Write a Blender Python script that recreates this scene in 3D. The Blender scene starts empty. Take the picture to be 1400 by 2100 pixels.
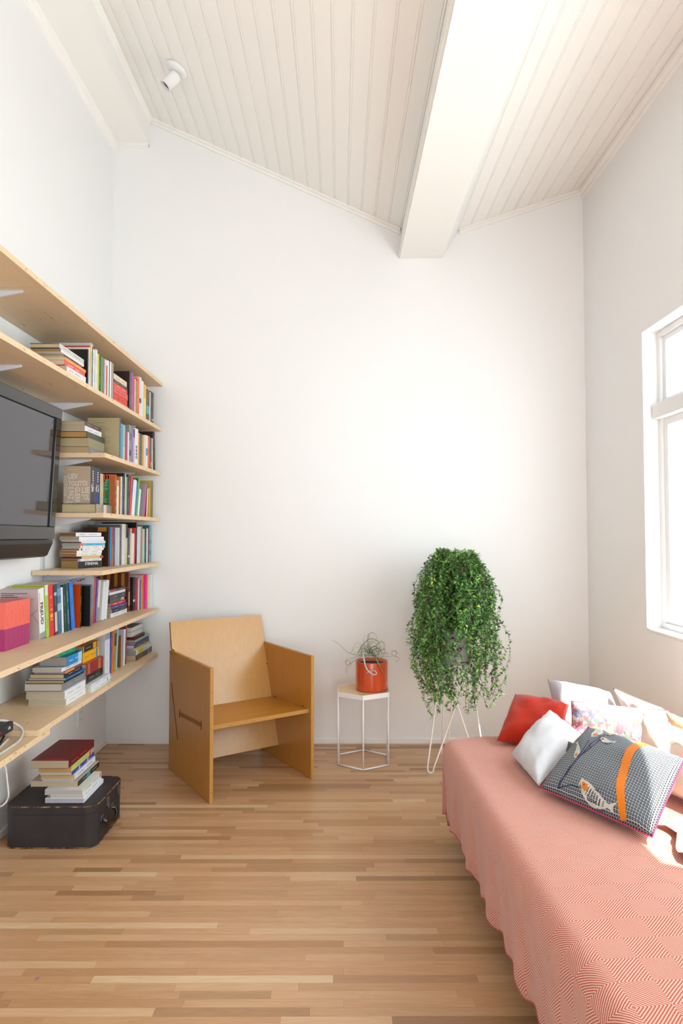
import bpy, bmesh, math, random
from mathutils import Vector, Matrix, noise
C = bpy.context.scene
COL = C.collection
PI = math.pi
rnd = random.Random(7)

# ------------------------------------------------------------------ camera
F, H = 1310.0, 1.35
PT = math.atan(47.0 / F)
YW = math.atan(3.0 / F)
cc, ss, cy, sy = math.cos(PT), math.sin(PT), math.cos(YW), math.sin(YW)
cam = bpy.data.cameras.new('camera'); camo = bpy.data.objects.new('camera', cam); COL.objects.link(camo)
camo.location = (0, 0, H); camo.rotation_euler = (PI / 2 + PT, 0, -YW)
cam.sensor_fit = 'VERTICAL'; cam.sensor_height = 36; cam.sensor_width = 24; cam.lens = F / 2100 * 36
cam.clip_start = 0.05
C.camera = camo
# ------------------------------------------------------------------ light
C.view_settings.view_transform = 'Standard'; C.view_settings.look = 'None'
C.view_settings.exposure = -0.04; C.view_settings.gamma = 1.0
C.view_settings.use_curve_mapping = False
WSTR = 6.0
w = bpy.data.worlds.new('sky'); C.world = w; w.use_nodes = True
bg = w.node_tree.nodes['Background']; bg.inputs[0].default_value = (0.87, 0.94, 1.0, 1); bg.inputs[1].default_value = WSTR
sun = bpy.data.lights.new('sun', 'SUN'); sun.energy = 24; sun.angle = math.radians(0.6); sun.color = (1, 0.96, 0.91)
suno = bpy.data.objects.new('sun', sun); COL.objects.link(suno); suno.location = (4, -2, 6)
SD = Vector((-0.59, 0.22, -1.0))
suno.rotation_euler = SD.to_track_quat('-Z', 'Y').to_euler()
def portal(name, loc, rot, sx, sz):
    l = bpy.data.lights.new(name, 'AREA'); l.shape = 'RECTANGLE'; l.size = sx; l.size_y = sz
    l.cycles.is_portal = True
    o = bpy.data.objects.new(name, l); COL.objects.link(o); o.location = loc; o.rotation_euler = rot
WY0, WY1, WZ0, WZ1 = -0.60, 3.39, 0.857, 2.436
portal('window_portal', (1.80, (WY0 + WY1) / 2, (WZ0 + WZ1) / 2), (0, PI / 2, 0), WZ1 - WZ0, WY1 - WY0)
portal('rear_portal', (0.1, -2.72, 1.25), (PI / 2, 0, 0), 1.8, 2.3)

# ------------------------------------------------------------------ projections used to place things in the room
def Yat(x, X, Z):
    a = (x - 700) / F; dz = Z - H
    return (cy * X - a * (sy * cc * X + ss * dz)) / (a * cy * cc + sy)
def Zat(y, X, Y):
    b = (1050 - y) / F
    return H + (b * (sy * cc * X + cy * cc * Y) + sy * ss * X + cy * ss * Y) / (cc - b * ss)
def ray(x, y):
    a = (x - 700) / F; b = (1050 - y) / F
    return Vector((cy * a + sy * cc - sy * ss * b, -sy * a + cy * cc - cy * ss * b, ss + cc * b))
def onY(x, y, Y):
    d = ray(x, y); t = Y / d.y; return Vector((d.x * t, Y, H + d.z * t))
def onZ(x, y, Z):
    d = ray(x, y); t = (Z - H) / d.z; return Vector((d.x * t, d.y * t, Z))

# ------------------------------------------------------------------ materials
def lin(c):
    if isinstance(c, str):
        c = c.lstrip('#'); c = [int(c[i:i + 2], 16) / 255 for i in (0, 2, 4)]
    return tuple(((v / 12.92) if v <= 0.04045 else ((v + 0.055) / 1.055) ** 2.4) for v in c) + (1,)
MC = {}
def newmat(name):
    m = bpy.data.materials.new(name); m.use_nodes = True
    return m, m.node_tree, m.node_tree.nodes['Principled BSDF']
def N(t, typ, **kw):
    n = t.nodes.new(typ)
    for k, v in kw.items(): setattr(n, k, v)
    return n
def L(t, a, b): t.links.new(a, b)
def ramp(t, fac, stops):
    r = N(t, 'ShaderNodeValToRGB')
    el = r.color_ramp.elements
    while len(el) < len(stops): el.new(0.5)
    for e, (p, c) in zip(el, stops):
        e.position = p; e.color = lin(c)
    L(t, fac, r.inputs[0]); return r.outputs[0]
def mathn(t, op, a, b=None, c=None):
    n = N(t, 'ShaderNodeMath', operation=op)
    for i, v in enumerate((a, b, c)):
        if v is None: continue
        if isinstance(v, (int, float)): n.inputs[i].default_value = v
        else: L(t, v, n.inputs[i])
    return n.outputs[0]
def mix(t, fac, a, b, typ='MIX'):
    n = N(t, 'ShaderNodeMix', data_type='RGBA', blend_type=typ)
    for s, v in ((0, fac), (6, a), (7, b)):
        if isinstance(v, (int, float)): n.inputs[s].default_value = v
        elif isinstance(v, (str, tuple)): n.inputs[s].default_value = lin(v) if isinstance(v, str) else v
        else: L(t, v, n.inputs[s])
    return n.outputs[2]
def coords(t, kind='Object', scale=(1, 1, 1), loc=(0, 0, 0), rot=(0, 0, 0)):
    tc = N(t, 'ShaderNodeTexCoord'); mp = N(t, 'ShaderNodeMapping')
    mp.inputs['Scale'].default_value = scale; mp.inputs['Location'].default_value = loc; mp.inputs['Rotation'].default_value = rot
    L(t, tc.outputs[kind], mp.inputs[0]); return mp.outputs[0]
def noisen(t, vec, scale=5, detail=3, rough=0.5, dist=0):
    n = N(t, 'ShaderNodeTexNoise'); n.inputs['Scale'].default_value = scale; n.inputs['Detail'].default_value = detail
    n.inputs['Roughness'].default_value = rough; n.inputs['Distortion'].default_value = dist
    if vec is not None: L(t, vec, n.inputs['Vector'])
    return n.outputs[0]
def bump(t, b, h, strength=0.2, dist=0.002):
    n = N(t, 'ShaderNodeBump'); n.inputs['Strength'].default_value = strength; n.inputs['Distance'].default_value = dist
    L(t, h, n.inputs['Height']); L(t, n.outputs[0], b.inputs['Normal'])
def plain(c, rough=0.5, metal=0.0, spec=0.5, coat=0.0):
    k = (c, rough, metal, spec, coat)
    if k in MC: return MC[k]
    m, t, b = newmat('paint_' + (c.lstrip('#') if isinstance(c, str) else 'x'))
    n = noisen(t, coords(t, scale=(30, 30, 30)), 6, 3)
    col = lin(c)
    L(t, mix(t, n, tuple(v * 0.975 for v in col[:3]) + (1,), tuple(min(1, v * 1.02) for v in col[:3]) + (1,)), b.inputs['Base Color'])
    b.inputs['Roughness'].default_value = rough; b.inputs['Metallic'].default_value = metal
    b.inputs['Specular IOR Level'].default_value = spec; b.inputs['Coat Weight'].default_value = coat
    MC[k] = m; return m
def wall_mat(name, c, bs=0.12):
    m, t, b = newmat(name)
    v = coords(t, scale=(1, 1, 1)); n1 = noisen(t, v, 2.2, 2); n2 = noisen(t, v, 90, 3)
    col = lin(c)
    L(t, mix(t, n1, tuple(x * 0.985 for x in col[:3]) + (1,), col), b.inputs['Base Color'])
    b.inputs['Roughness'].default_value = 0.75; b.inputs['Specular IOR Level'].default_value = 0.25
    bump(t, b, n2, bs, 0.001); return m
M_wall = wall_mat('white_wall_paint', '#f5f4f3', 0.06)
M_ceil = wall_mat('cream_white_board_paint', '#fbf8f3', 0.1)
M_trim = wall_mat('white_trim_paint', '#f8f5f0', 0.1)
M_white = plain('#f0eff0', 0.35)
def floor_mat():
    m, t, b = newmat('oiled_strip_wood')
    at = N(t, 'ShaderNodeAttribute', attribute_name='tone'); sep = N(t, 'ShaderNodeSeparateColor'); L(t, at.outputs['Color'], sep.inputs[0])
    base = ramp(t, sep.outputs[0], [(0.0, '#a07a56'), (0.16, '#bb9168'), (0.38, '#d0a478'), (0.6, '#deb286'), (0.8, '#e7be94'), (1.0, '#f1d2aa')])
    tc = N(t, 'ShaderNodeTexCoord'); sc = N(t, 'ShaderNodeVectorMath', operation='MULTIPLY'); sc.inputs[1].default_value = (3.2, 46, 10)
    ad = N(t, 'ShaderNodeVectorMath', operation='MULTIPLY_ADD'); L(t, at.outputs['Color'], ad.inputs[0]); ad.inputs[1].default_value = (37, 91, 53)
    L(t, tc.outputs['Object'], sc.inputs[0]); L(t, sc.outputs[0], ad.inputs[2])
    g = noisen(t, ad.outputs[0], 1.6, 5, 0.6, 1.4)
    g2 = noisen(t, ad.outputs[0], 7, 3, 0.6, 0.3)
    c1 = mix(t, mathn(t, 'MULTIPLY', g, 0.75), base, '#7d5533')
    c1 = mix(t, 0.22, c1, base)
    c2 = mix(t, mathn(t, 'MULTIPLY', mathn(t, 'SUBTRACT', g2, 0.35), 0.5), c1, '#dcb68c')
    hue = mix(t, mathn(t, 'MULTIPLY', sep.outputs[1], 0.22), c2, '#b5713f')
    L(t, hue, b.inputs['Base Color'])
    b.inputs['Roughness'].default_value = 0.30; b.inputs['Specular IOR Level'].default_value = 0.5
    bump(t, b, g, 0.12, 0.0006); return m
M_floor = floor_mat()
def ply_mat(name, light, dark, along='y', rough=0.5, coat=0.0, speck=True, streak=0.6):
    m, t, b = newmat(name)
    s = {'y': (30, 1.6, 30), 'x': (1.6, 30, 30), 'z': (30, 30, 1.6)}[along]
    v = coords(t, scale=s)
    n = noisen(t, v, 2.0, 5, 0.62, 0.8)
    big = noisen(t, coords(t), 3.0, 2)
    col = mix(t, mathn(t, 'MULTIPLY', n, streak), light, dark)
    col = mix(t, mathn(t, 'MULTIPLY', big, 0.25), col, dark)
    if speck:
        sp = noisen(t, coords(t, scale={'y': (60, 9, 60), 'x': (9, 60, 60), 'z': (60, 60, 9)}[along]), 1.0, 1)
        k = N(t, 'ShaderNodeMapRange'); k.inputs[1].default_value = 0.74; k.inputs[2].default_value = 0.80; L(t, sp, k.inputs[0])
        col = mix(t, mathn(t, 'MULTIPLY', k.outputs[0], 0.5), col, '#6b4526')
    L(t, col, b.inputs['Base Color']); b.inputs['Roughness'].default_value = rough; b.inputs['Coat Weight'].default_value = coat
    b.inputs['Coat Roughness'].default_value = 0.25
    bump(t, b, n, 0.1, 0.0005); return m
def plyedge_mat(name, a, d, axis='Z', thick=0.022, layers=7, speckc='#5a3418'):
    m, t, b = newmat(name)
    tc = N(t, 'ShaderNodeTexCoord'); sx = N(t, 'ShaderNodeSeparateXYZ'); L(t, tc.outputs['Object'], sx.inputs[0])
    ph = mathn(t, 'MULTIPLY', sx.outputs[axis], layers / thick)
    nn = noisen(t, coords(t, scale=(14, 14, 14)), 2, 3)
    ph = mathn(t, 'ADD', ph, mathn(t, 'MULTIPLY', nn, 0.8))
    f = mathn(t, 'FRACT', mathn(t, 'MULTIPLY', ph, 0.5))
    st = mathn(t, 'GREATER_THAN', f, 0.55)
    col = mix(t, mathn(t, 'MULTIPLY', st, 0.5), a, d)
    sp = noisen(t, coords(t, scale=(40, 40, 160)), 1.0, 1)
    k = N(t, 'ShaderNodeMapRange'); k.inputs[1].default_value = 0.68; k.inputs[2].default_value = 0.74; L(t, sp, k.inputs[0])
    col = mix(t, mathn(t, 'MULTIPLY', k.outputs[0], 0.7), col, speckc)
    L(t, col, b.inputs['Base Color']); b.inputs['Roughness'].default_value = 0.6; return m
M_ply = ply_mat('birch_plywood_face', '#f0d9b8', '#d3ae7e')
M_plyedge = plyedge_mat('birch_plywood_edge', '#f0d5b0', '#d0a87c')
M_chair = ply_mat('amber_varnished_plywood', '#c98f3f', '#a96a1c', 'z', 0.3, 0.35, False, 0.8)
M_chairedge = plyedge_mat('varnished_plywood_edge', '#c89348', '#6f3f1a', 'X', 0.02, 7)
M_seatedge = plyedge_mat('varnished_seat_edge', '#c89348', '#6f3f1a', 'Z', 0.02, 7)
def pages_mat(c, axis):
    k = ('pg', c, axis)
    if k in MC: return MC[k]
    m, t, b = newmat('page_edges')
    s = {'z': (40, 40, 1400), 'y': (40, 1400, 40)}[axis]
    n = noisen(t, coords(t, scale=s), 1, 2)
    col = lin(c)
    L(t, mix(t, n, tuple(v * 0.8 for v in col[:3]) + (1,), col), b.inputs['Base Color'])
    b.inputs['Roughness'].default_value = 0.85; MC[k] = m; return m

# ------------------------------------------------------------------ object helpers
def obj(name, bm, mats, parent=None, smooth=False, recalc=True):
    if recalc: bmesh.ops.recalc_face_normals(bm, faces=bm.faces)
    me = bpy.data.meshes.new(name); bm.to_mesh(me); bm.free()
    if not isinstance(mats, (list, tuple)): mats = [mats]
    for m in mats: me.materials.append(m)
    if smooth:
        for p in me.polygons: p.use_smooth = True
    o = bpy.data.objects.new(name, me); COL.objects.link(o)
    if parent: o.parent = parent
    if name in ('spine_title', 'cover_text', 'spine_print', 'panel_text', 'cover_dots', 'socket_holes', 'slot_holes', 'maker_lettering', 'fish_scales', 'cover_pattern', 'cover_lettering', 'orange_title', 'cover_stripes', 'cover_rules'): o['kind'] = 'stuff'
    return o
LABELS = {}
def tag(o, label, cat, group=None, kind=None):
    o['label'] = label; o['category'] = cat
    if group: o['group'] = group
    if kind: o['kind'] = kind
    LABELS.setdefault(label, []).append(o.name); return o
def thing(name, label, cat, loc=(0, 0, 0), rot=(0, 0, 0), group=None):
    o = bpy.data.objects.new(name, None); COL.objects.link(o); o.empty_display_size = 0.05
    o.location = loc; o.rotation_euler = rot
    return tag(o, label, cat, group)
def struct(name, bm, m, parent=None):
    o = obj(name, bm, m, parent)
    if not parent: o['kind'] = 'structure'
    return o
def sempty(name):
    o = bpy.data.objects.new(name, None); COL.objects.link(o); o['kind'] = 'structure'; return o
def bx(bm, x0, x1, y0, y1, z0, z1, mi=0, bev=0.0, segs=2):
    vs = [bm.verts.new((x, y, z)) for x in (x0, x1) for y in (y0, y1) for z in (z0, z1)]
    fs = []
    for q in ((0, 1, 3, 2), (4, 6, 7, 5), (0, 4, 5, 1), (2, 3, 7, 6), (0, 2, 6, 4), (1, 5, 7, 3)):
        f = bm.faces.new([vs[i] for i in q]); f.material_index = mi; fs.append(f)
    if bev > 0:
        es = list({e for f in fs for e in f.edges})
        r = bmesh.ops.bevel(bm, geom=es, offset=bev, segments=segs, profile=0.5, affect='EDGES')
        for f in r['faces']: f.material_index = mi
    return fs
def box(name, dims, m, parent=None, bev=0.0, segs=2):
    bm = bmesh.new(); bx(bm, *dims, bev=bev, segs=segs); return obj(name, bm, m, parent)
def catmull(pts, n=6):
    pts = [Vector(p) for p in pts]; out = []
    P = [pts[0] * 2 - pts[1]] + pts + [pts[-1] * 2 - pts[-2]]
    for i in range(1, len(P) - 2):
        for k in range(n):
            t = k / n; a, b, c, d = P[i - 1], P[i], P[i + 1], P[i + 2]
            out.append(0.5 * ((2 * b) + (c - a) * t + (2 * a - 5 * b + 4 * c - d) * t * t + (3 * b - a - 3 * c + d) * t ** 3))
    out.append(pts[-1]); return out
def tube(bm, pts, r, sides=8, mi=0, closed=False, flat=1.0):
    pts = [Vector(p) for p in pts]; n = len(pts); rings = []
    rr = r if callable(r) else (lambda t: r)
    up = Vector((0, 0, 1)); prev = None
    for i, p in enumerate(pts):
        d = (pts[min(i + 1, n - 1)] - pts[max(i - 1, 0)]) if not closed else (pts[(i + 1) % n] - pts[i - 1])
        if d.length < 1e-9: d = Vector((0, 0, 1))
        d.normalize()
        if prev is None:
            a = d.cross(up)
            if a.length < 0.05: a = d.cross(Vector((1, 0, 0)))
            a.normalize()
        else:
            a = prev - d * prev.dot(d)
            if a.length < 1e-6: a = d.cross(up)
            a.normalize()
        prev = a; b = d.cross(a)
        R = rr(i / max(1, n - 1))
        rings.append([bm.verts.new(p + a * math.cos(2 * PI * k / sides) * R + b * math.sin(2 * PI * k / sides) * R * flat) for k in range(sides)])
    m = n if closed else n - 1
    for i in range(m):
        A, B = rings[i], rings[(i + 1) % n]
        for k in range(sides):
            f = bm.faces.new((A[k], A[(k + 1) % sides], B[(k + 1) % sides], B[k])); f.material_index = mi; f.smooth = True
    if not closed:
        for rg, s in ((rings[0], -1), (rings[-1], 1)):
            f = bm.faces.new(rg if s > 0 else rg[::-1]); f.material_index = mi
def prism(bm, pts, z0, z1, mi=0, side_mi=None):
    """extrude 2D polygon (x,y) from z0 to z1"""
    side_mi = mi if side_mi is None else side_mi
    a = [bm.verts.new((p[0], p[1], z0)) for p in pts]; b = [bm.verts.new((p[0], p[1], z1)) for p in pts]
    bm.faces.new(a[::-1]).material_index = mi; bm.faces.new(b).material_index = mi
    n = len(pts)
    for i in range(n): bm.faces.new((a[i], a[(i + 1) % n], b[(i + 1) % n], b[i])).material_index = side_mi
def prism_y(bm, pts, y0, y1, mi=0):
    a = [bm.verts.new((p[0], y0, p[1])) for p in pts]; b = [bm.verts.new((p[0], y1, p[1])) for p in pts]
    bm.faces.new(a).material_index = mi; bm.faces.new(b[::-1]).material_index = mi
    n = len(pts)
    for i in range(n): bm.faces.new((a[i], b[i], b[(i + 1) % n], a[(i + 1) % n])).material_index = mi
def lathe(bm, prof, n=40, mi=0, c=(0, 0)):
    rings = []
    for r, z in prof:
        if r < 1e-6: rings.append([bm.verts.new((c[0], c[1], z))])
        else: rings.append([bm.verts.new((c[0] + r * math.cos(2 * PI * k / n), c[1] + r * math.sin(2 * PI * k / n), z)) for k in range(n)])
    for A, B in zip(rings, rings[1:]):
        for k in range(n):
            if len(A) == 1 and len(B) == 1: continue
            if len(A) == 1: f = bm.faces.new((A[0], B[k], B[(k + 1) % n]))
            elif len(B) == 1: f = bm.faces.new((A[k], A[(k + 1) % n], B[0]))
            else: f = bm.faces.new((A[k], A[(k + 1) % n], B[(k + 1) % n], B[k]))
            f.material_index = mi; f.smooth = True
def text_mesh(s, size, mat, parent, origin, xdir, ydir, name='lettering', align='CENTER', bold=0.0, extr=0.0, fit=None):
    cu = bpy.data.curves.new('txt', 'FONT'); cu.body = s; cu.size = size; cu.align_x = align; cu.align_y = 'CENTER'
    cu.offset = bold * size; cu.resolution_u = 2; cu.extrude = extr
    to = bpy.data.objects.new('txt', cu)
    me = bpy.data.meshes.new_from_object(to); bpy.data.objects.remove(to); bpy.data.curves.remove(cu)
    if fit:
        xs_ = [v.co.x for v in me.vertices]; ys_ = [v.co.y for v in me.vertices]
        me.transform(Matrix.Diagonal((fit[0] / (max(xs_) - min(xs_)), fit[1] / (max(ys_) - min(ys_)), 1, 1)) @ Matrix.Translation((-(max(xs_) + min(xs_)) / 2, -(max(ys_) + min(ys_)) / 2, 0)))
    X = Vector(xdir).normalized(); Y = Vector(ydir).normalized(); Zv = X.cross(Y)
    M = Matrix(((X.x, Y.x, Zv.x, origin[0]), (X.y, Y.y, Zv.y, origin[1]), (X.z, Y.z, Zv.z, origin[2]), (0, 0, 0, 1)))
    me.transform(M); me.materials.clear(); me.materials.append(mat); me.name = name
    o = bpy.data.objects.new(name, me); COL.objects.link(o)
    if parent: o.parent = parent
    return o

# ================================================================== ROOM SHELL
XL, XR, YB, YN = -1.515, 1.62, 4.187, -2.6
box('wall_back', (XL - 0.15, XR + 0.15, YB, YB + 0.15, -0.1, 4.4), M_wall)['kind'] = 'structure'
box('wall_left', (XL - 0.15, XL, YN, YB, -0.1, 4.4), M_wall)['kind'] = 'structure'
bm = bmesh.new(); XO = XR + 0.16
bx(bm, XR, XO, YN, WY0, -0.1, 4.4); bx(bm, XR, XO, WY1, YB, -0.1, 4.4)
bx(bm, XR, XO, WY0, WY1, -0.1, WZ0); bx(bm, XR, XO, WY0, WY1, WZ1, 4.4)
struct('wall_right', bm, M_wall)
bm = bmesh.new(); bx(bm, XO - 0.01, 2.055, -2.2, 5.0, 2.56, 2.64); bx(bm, 2.055, 2.075, -2.2, 5.0, 2.53, 2.66)
struct('added_eave', bm, wall_mat('added_eave_paint', '#e3e4e6'))   # roof overhang added outside to block sun through the top lights
bm = bmesh.new()   # rear wall; unseen wide opening added to let in soft fill daylight
bx(bm, XL - 0.15, -0.8, YN - 0.1, YN, -0.1, 4.4); bx(bm, 1.0, XR + 0.15, YN - 0.1, YN, -0.1, 4.4)
bx(bm, -0.8, 1.0, YN - 0.1, YN, 2.4, 4.4); bx(bm, -0.8, 1.0, YN - 0.1, YN, -0.1, 0.1)
struct('wall_rear', bm, M_wall)
# floor: solid base + strips
fl = sempty('floor')
box('subfloor', (XL - 0.1, XR + 0.1, YN, YB + 0.05, -0.1, -0.012), plain('#7a583a', 0.7), fl)
SW = 0.0335
def set_tone(me, tones):
    ca = me.color_attributes.new('tone', 'FLOAT_COLOR', 'CORNER')
    k = 0
    for i, p in enumerate(me.polygons):
        c = tones[i]
        for li in p.loop_indices: ca.data[li].color = c
near, far = [], []
y = YB - SW; row = 0
while y > YN:
    x = XL + 0.001 - rnd.uniform(0, 0.5)
    while x < XR:
        ln = rnd.choice((0.18, 0.26, 0.34, 0.42, 0.5, 0.6, 0.75)) * rnd.uniform(0.85, 1.1)
        x1 = min(x + ln, XR); x0 = max(x, XL)
        if x1 - x0 > 0.02:
            tn = min(1, max(0, rnd.gauss(0.56, 0.17)))
            if rnd.random() < 0.07: tn = rnd.uniform(0, 0.2)
            c = (tn, rnd.random() ** 2, rnd.random(), 1)
            e = (x0, x1, y, y + SW, -0.012, rnd.uniform(-0.00012, 0.00012), c)
            vis = 1.70 < y < 3.05 and x0 < 0.62
            (near if vis else far).append(e)
        x += ln
    y -= SW; row += 1
near.sort(key=lambda e: e[2]); far += near[290:]; near = near[:290]
G = 0.00022
for i, e in enumerate(near):
    bm = bmesh.new(); bx(bm, e[0] + G, e[1] - G, e[2] + G, e[3] - G, e[4], e[5])
    o = obj('floor_strip', bm, M_floor, fl); set_tone(o.data, [e[6]] * 6)
bm = bmesh.new(); tones = []
for e in far:
    bx(bm, e[0] + G, e[1] - G, e[2] + G, e[3] - G, e[4], e[5]); tones += [e[6]] * 6
o = obj('floor_strips', bm, M_floor, fl, recalc=False); set_tone(o.data, tones); o['kind'] = 'stuff'
# ceiling
cl = sempty('ceiling')
def zl(x): return 4.139 - 0.4527 * (x + 1.262)
def zr(x): return 3.384 + 0.3321 * (x - 0.79)
bm = bmesh.new()
prism_y(bm, [(XL - 0.1, 4.30), (-1.262, zl(-1.262) + 0.03), (0.5, zl(0.5) + 0.03), (0.70, zr(0.70) + 0.03), (XR + 0.1, zr(XR + 0.1) + 0.03), (XR + 0.1, 4.5), (XL - 0.1, 4.5)], YN, YB + 0.02)
obj('ceiling_deck', bm, M_ceil, cl)
def board(x0, x1, zf):
    bm = bmesh.new(); w_ = x1 - x0; sl = (zf(x1) - zf(x0)) / w_
    P = [(0.0, 0.0028), (0.0015, 0.0), (w_ - 0.0135, 0.0), (w_ - 0.0125, 0.0028), (w_ - 0.0105, 0.0028), (w_ - 0.0080, -0.0014), (w_ - 0.0035, -0.0014), (w_ - 0.001, 0.0028), (w_, 0.0028), (w_, 0.02), (0, 0.02)]
    prism_y(bm, [(x0 + a, zf(x0) + sl * a + d) for a, d in P], YN + 0.001, YB - 0.001)
    return obj('ceiling_board', bm, M_ceil, cl)
xs = [-1.262, -1.1848] + [-1.1848 + 0.0889 * k for k in range(1, 18)] + [0.4095]
for a, b in zip(xs, xs[1:]): board(a, b, zl)
xs = [0.79, 0.875, 0.972, 1.066, 1.160, 1.254, 1.348, 1.442, 1.536, XR]
for a, b in zip(xs, xs[1:]): board(a, b, zr)
# valley beam
bm = bmesh.new()
prism_y(bm, [(0.4095, 3.55), (0.4095, 3.19), (0.678, 3.19), (0.79, 3.384), (0.79, 3.60)], YN, YB - 0.001)
bmb = sempty('trim_1'); obj('valley_beam', bm, M_trim, bmb)
bm = bmesh.new()
prism_y(bm, [(0.4095, 3.268), (0.396, 3.264), (0.396, 3.236), (0.404, 3.230), (0.404, 3.222), (0.386, 3.216), (0.386, 3.200), (0.396, 3.194), (0.396, 3.187), (0.4095, 3.187)], YN, YB - 0.002)
obj('beam_moulding', bm, M_trim, bmb)
bm = bmesh.new(); prism_y(bm, [(0.4095, 3.335), (0.404, 3.33), (0.404, 3.29), (0.4095, 3.285)], YN, YB - 0.002)
obj('beam_fillet', bm, M_trim, bmb)
# eave box along the left wall
bm = bmesh.new(); prism_y(bm, [(XL, 3.955), (-1.277, 3.955), (-1.277, 4.32), (XL, 4.32)], YN, YB)
bt = sempty('trim_2'); obj('eave_box', bm, M_ceil, bt)
bm = bmesh.new(); prism_y(bm, [(XL, 3.955), (XL, 3.91), (XL + 0.012, 3.914), (XL + 0.018, 3.935), (XL + 0.034, 3.945), (XL + 0.036, 3.956)], YN, YB)
obj('cornice', bm, M_ceil, bt)
bm = bmesh.new(); prism_y(bm, [(-1.277, 4.145), (-1.262, 4.15), (-1.252, 4.132), (-1.268, 4.105), (-1.277, 4.10)], YN, YB)
obj('cornice', bm, M_ceil, bt)
bm = bmesh.new(); bx(bm, XL, -1.277, YB - 0.012, YB, 3.9375, 3.956); bx(bm, XL, -1.277, YB - 0.022, YB, 3.945, 3.956); obj('cornice', bm, M_ceil, bt)
# cornices on back wall & right wall
def skew(name, x0, x1, zf, h, d, parent):
    bm = bmesh.new()
    for (y0, a, b) in ((YB - d, 0.0, h * 0.45), (YB - d * 0.55, h * 0.45, h)):
        vs = [bm.verts.new(v) for v in ((x0, y0, zf(x0) - a), (x1, y0, zf(x1) - a), (x1, y0, zf(x1) - b), (x0, y0, zf(x0) - b),
                                        (x0, YB, zf(x0) - a), (x1, YB, zf(x1) - a), (x1, YB, zf(x1) - b), (x0, YB, zf(x0) - b))]
        for q in ((0, 1, 2, 3), (4, 7, 6, 5), (0, 4, 5, 1), (3, 2, 6, 7), (0, 3, 7, 4), (1, 5, 6, 2)): bm.faces.new([vs[i] for i in q])
    obj(name, bm, M_trim, parent)
t3 = sempty('trim_3'); skew('cornice', -1.262, 0.4, zl, 0.04, 0.018, t3)
t4 = sempty('trim_4'); skew('cornice', 0.79, XR, zr, 0.035, 0.018, t4)
bm = bmesh.new(); zt = zr(XR); prism_y(bm, [(XR, zt), (XR - 0.03, zt - 0.012), (XR - 0.026, zt - 0.03), (XR - 0.012, zt - 0.042), (XR - 0.010, zt - 0.062), (XR, zt - 0.068)], YN, YB)
obj('cornice', bm, M_trim, t4)
# baseboards
def baseb(name, d, ax):
    bm = bmesh.new(); bx(bm, *d, bev=0.003, segs=1); struct(name, bm, M_trim)
baseb('baseboard_back', (XL + 0.01, XR, YB - 0.012, YB + 0.001, 0, 0.035), 0)
baseb('baseboard_left', (XL - 0.001, XL + 0.012, YN, YB, 0, 0.035), 0)
baseb('baseboard_right', (XR - 0.012, XR + 0.001, YN, YB, 0, 0.035), 0)
# window
win = sempty('window_1')
M_frame = plain('#eeeeee', 0.3)
def wframe(name, x0, x1, y0, y1, z0, z1, wd, parent=win):
    bm = bmesh.new()
    for d in ((y0, y1, z0, z0 + wd), (y0, y1, z1 - wd, z1), (y0, y0 + wd, z0 + wd, z1 - wd), (y1 - wd, y1, z0 + wd, z1 - wd)):
        bx(bm, x0, x1, *d, bev=0.002, segs=1)
    return obj(name, bm, M_frame, parent)
wframe('outer_frame', 1.70, 1.765, WY0, WY1, WZ0, WZ1, 0.032)
bm = bmesh.new(); bx(bm, 1.665, 1.772, WY0 + 0.001, WY1 - 0.004, 1.965, 2.045, bev=0.004)
obj('transom', bm, M_frame, win)
gm, t, b = newmat('window_glass')
for n in list(t.nodes):
    if n.type == 'BSDF_PRINCIPLED': t.nodes.remove(n)
out = t.nodes['Material Output']; tr = N(t, 'ShaderNodeBsdfTransparent'); gl = N(t, 'ShaderNodeBsdfGlossy'); gl.inputs['Roughness'].default_value = 0.02
tr.inputs[0].default_value = (0.95, 0.98, 0.97, 1)
mx = N(t, 'ShaderNodeMixShader'); fr = N(t, 'ShaderNodeFresnel'); fr.inputs[0].default_value = 1.3
gb = N(t, 'ShaderNodeNewGeometry'); L(t, mathn(t, 'MULTIPLY', fr.outputs[0], mathn(t, 'SUBTRACT', 1.0, gb.outputs['Backfacing'])), mx.inputs[0]); L(t, tr.outputs[0], mx.inputs[1]); L(t, gl.outputs[0], mx.inputs[2]); L(t, mx.outputs[0], out.inputs[0])
ym = (WY0 + WY1) / 2
box('mullion', (1.705, 1.76, ym - 0.02, ym + 0.02, WZ0 + 0.03, 1.97), M_frame, win, 0.002, 1)
for a, b_ in ((WY0 + 0.03, ym - 0.018), (ym + 0.018, WY1 - 0.03)):
    s = wframe('casement_sash', 1.712, 1.752, a, b_, WZ0 + 0.03, 1.968, 0.042)
    box('pane', (1.730, 1.734, a + 0.04, b_ - 0.04, WZ0 + 0.068, 1.93), gm, s)
for a, b_ in ((WY0 + 0.03, ym), (ym, WY1 - 0.03)):
    s = wframe('top_light', 1.715, 1.75, a, b_, 2.042, WZ1 - 0.03, 0.03)
    box('pane', (1.730, 1.734, a + 0.028, b_ - 0.028, 2.07, WZ1 - 0.058), gm, s)
bm = bmesh.new(); bx(bm, XR - 0.004, 1.702, WY0, WY1, WZ0 - 0.012, WZ0 + 0.004, bev=0.003, segs=1); obj('window_sill', bm, M_frame, win)
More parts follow.
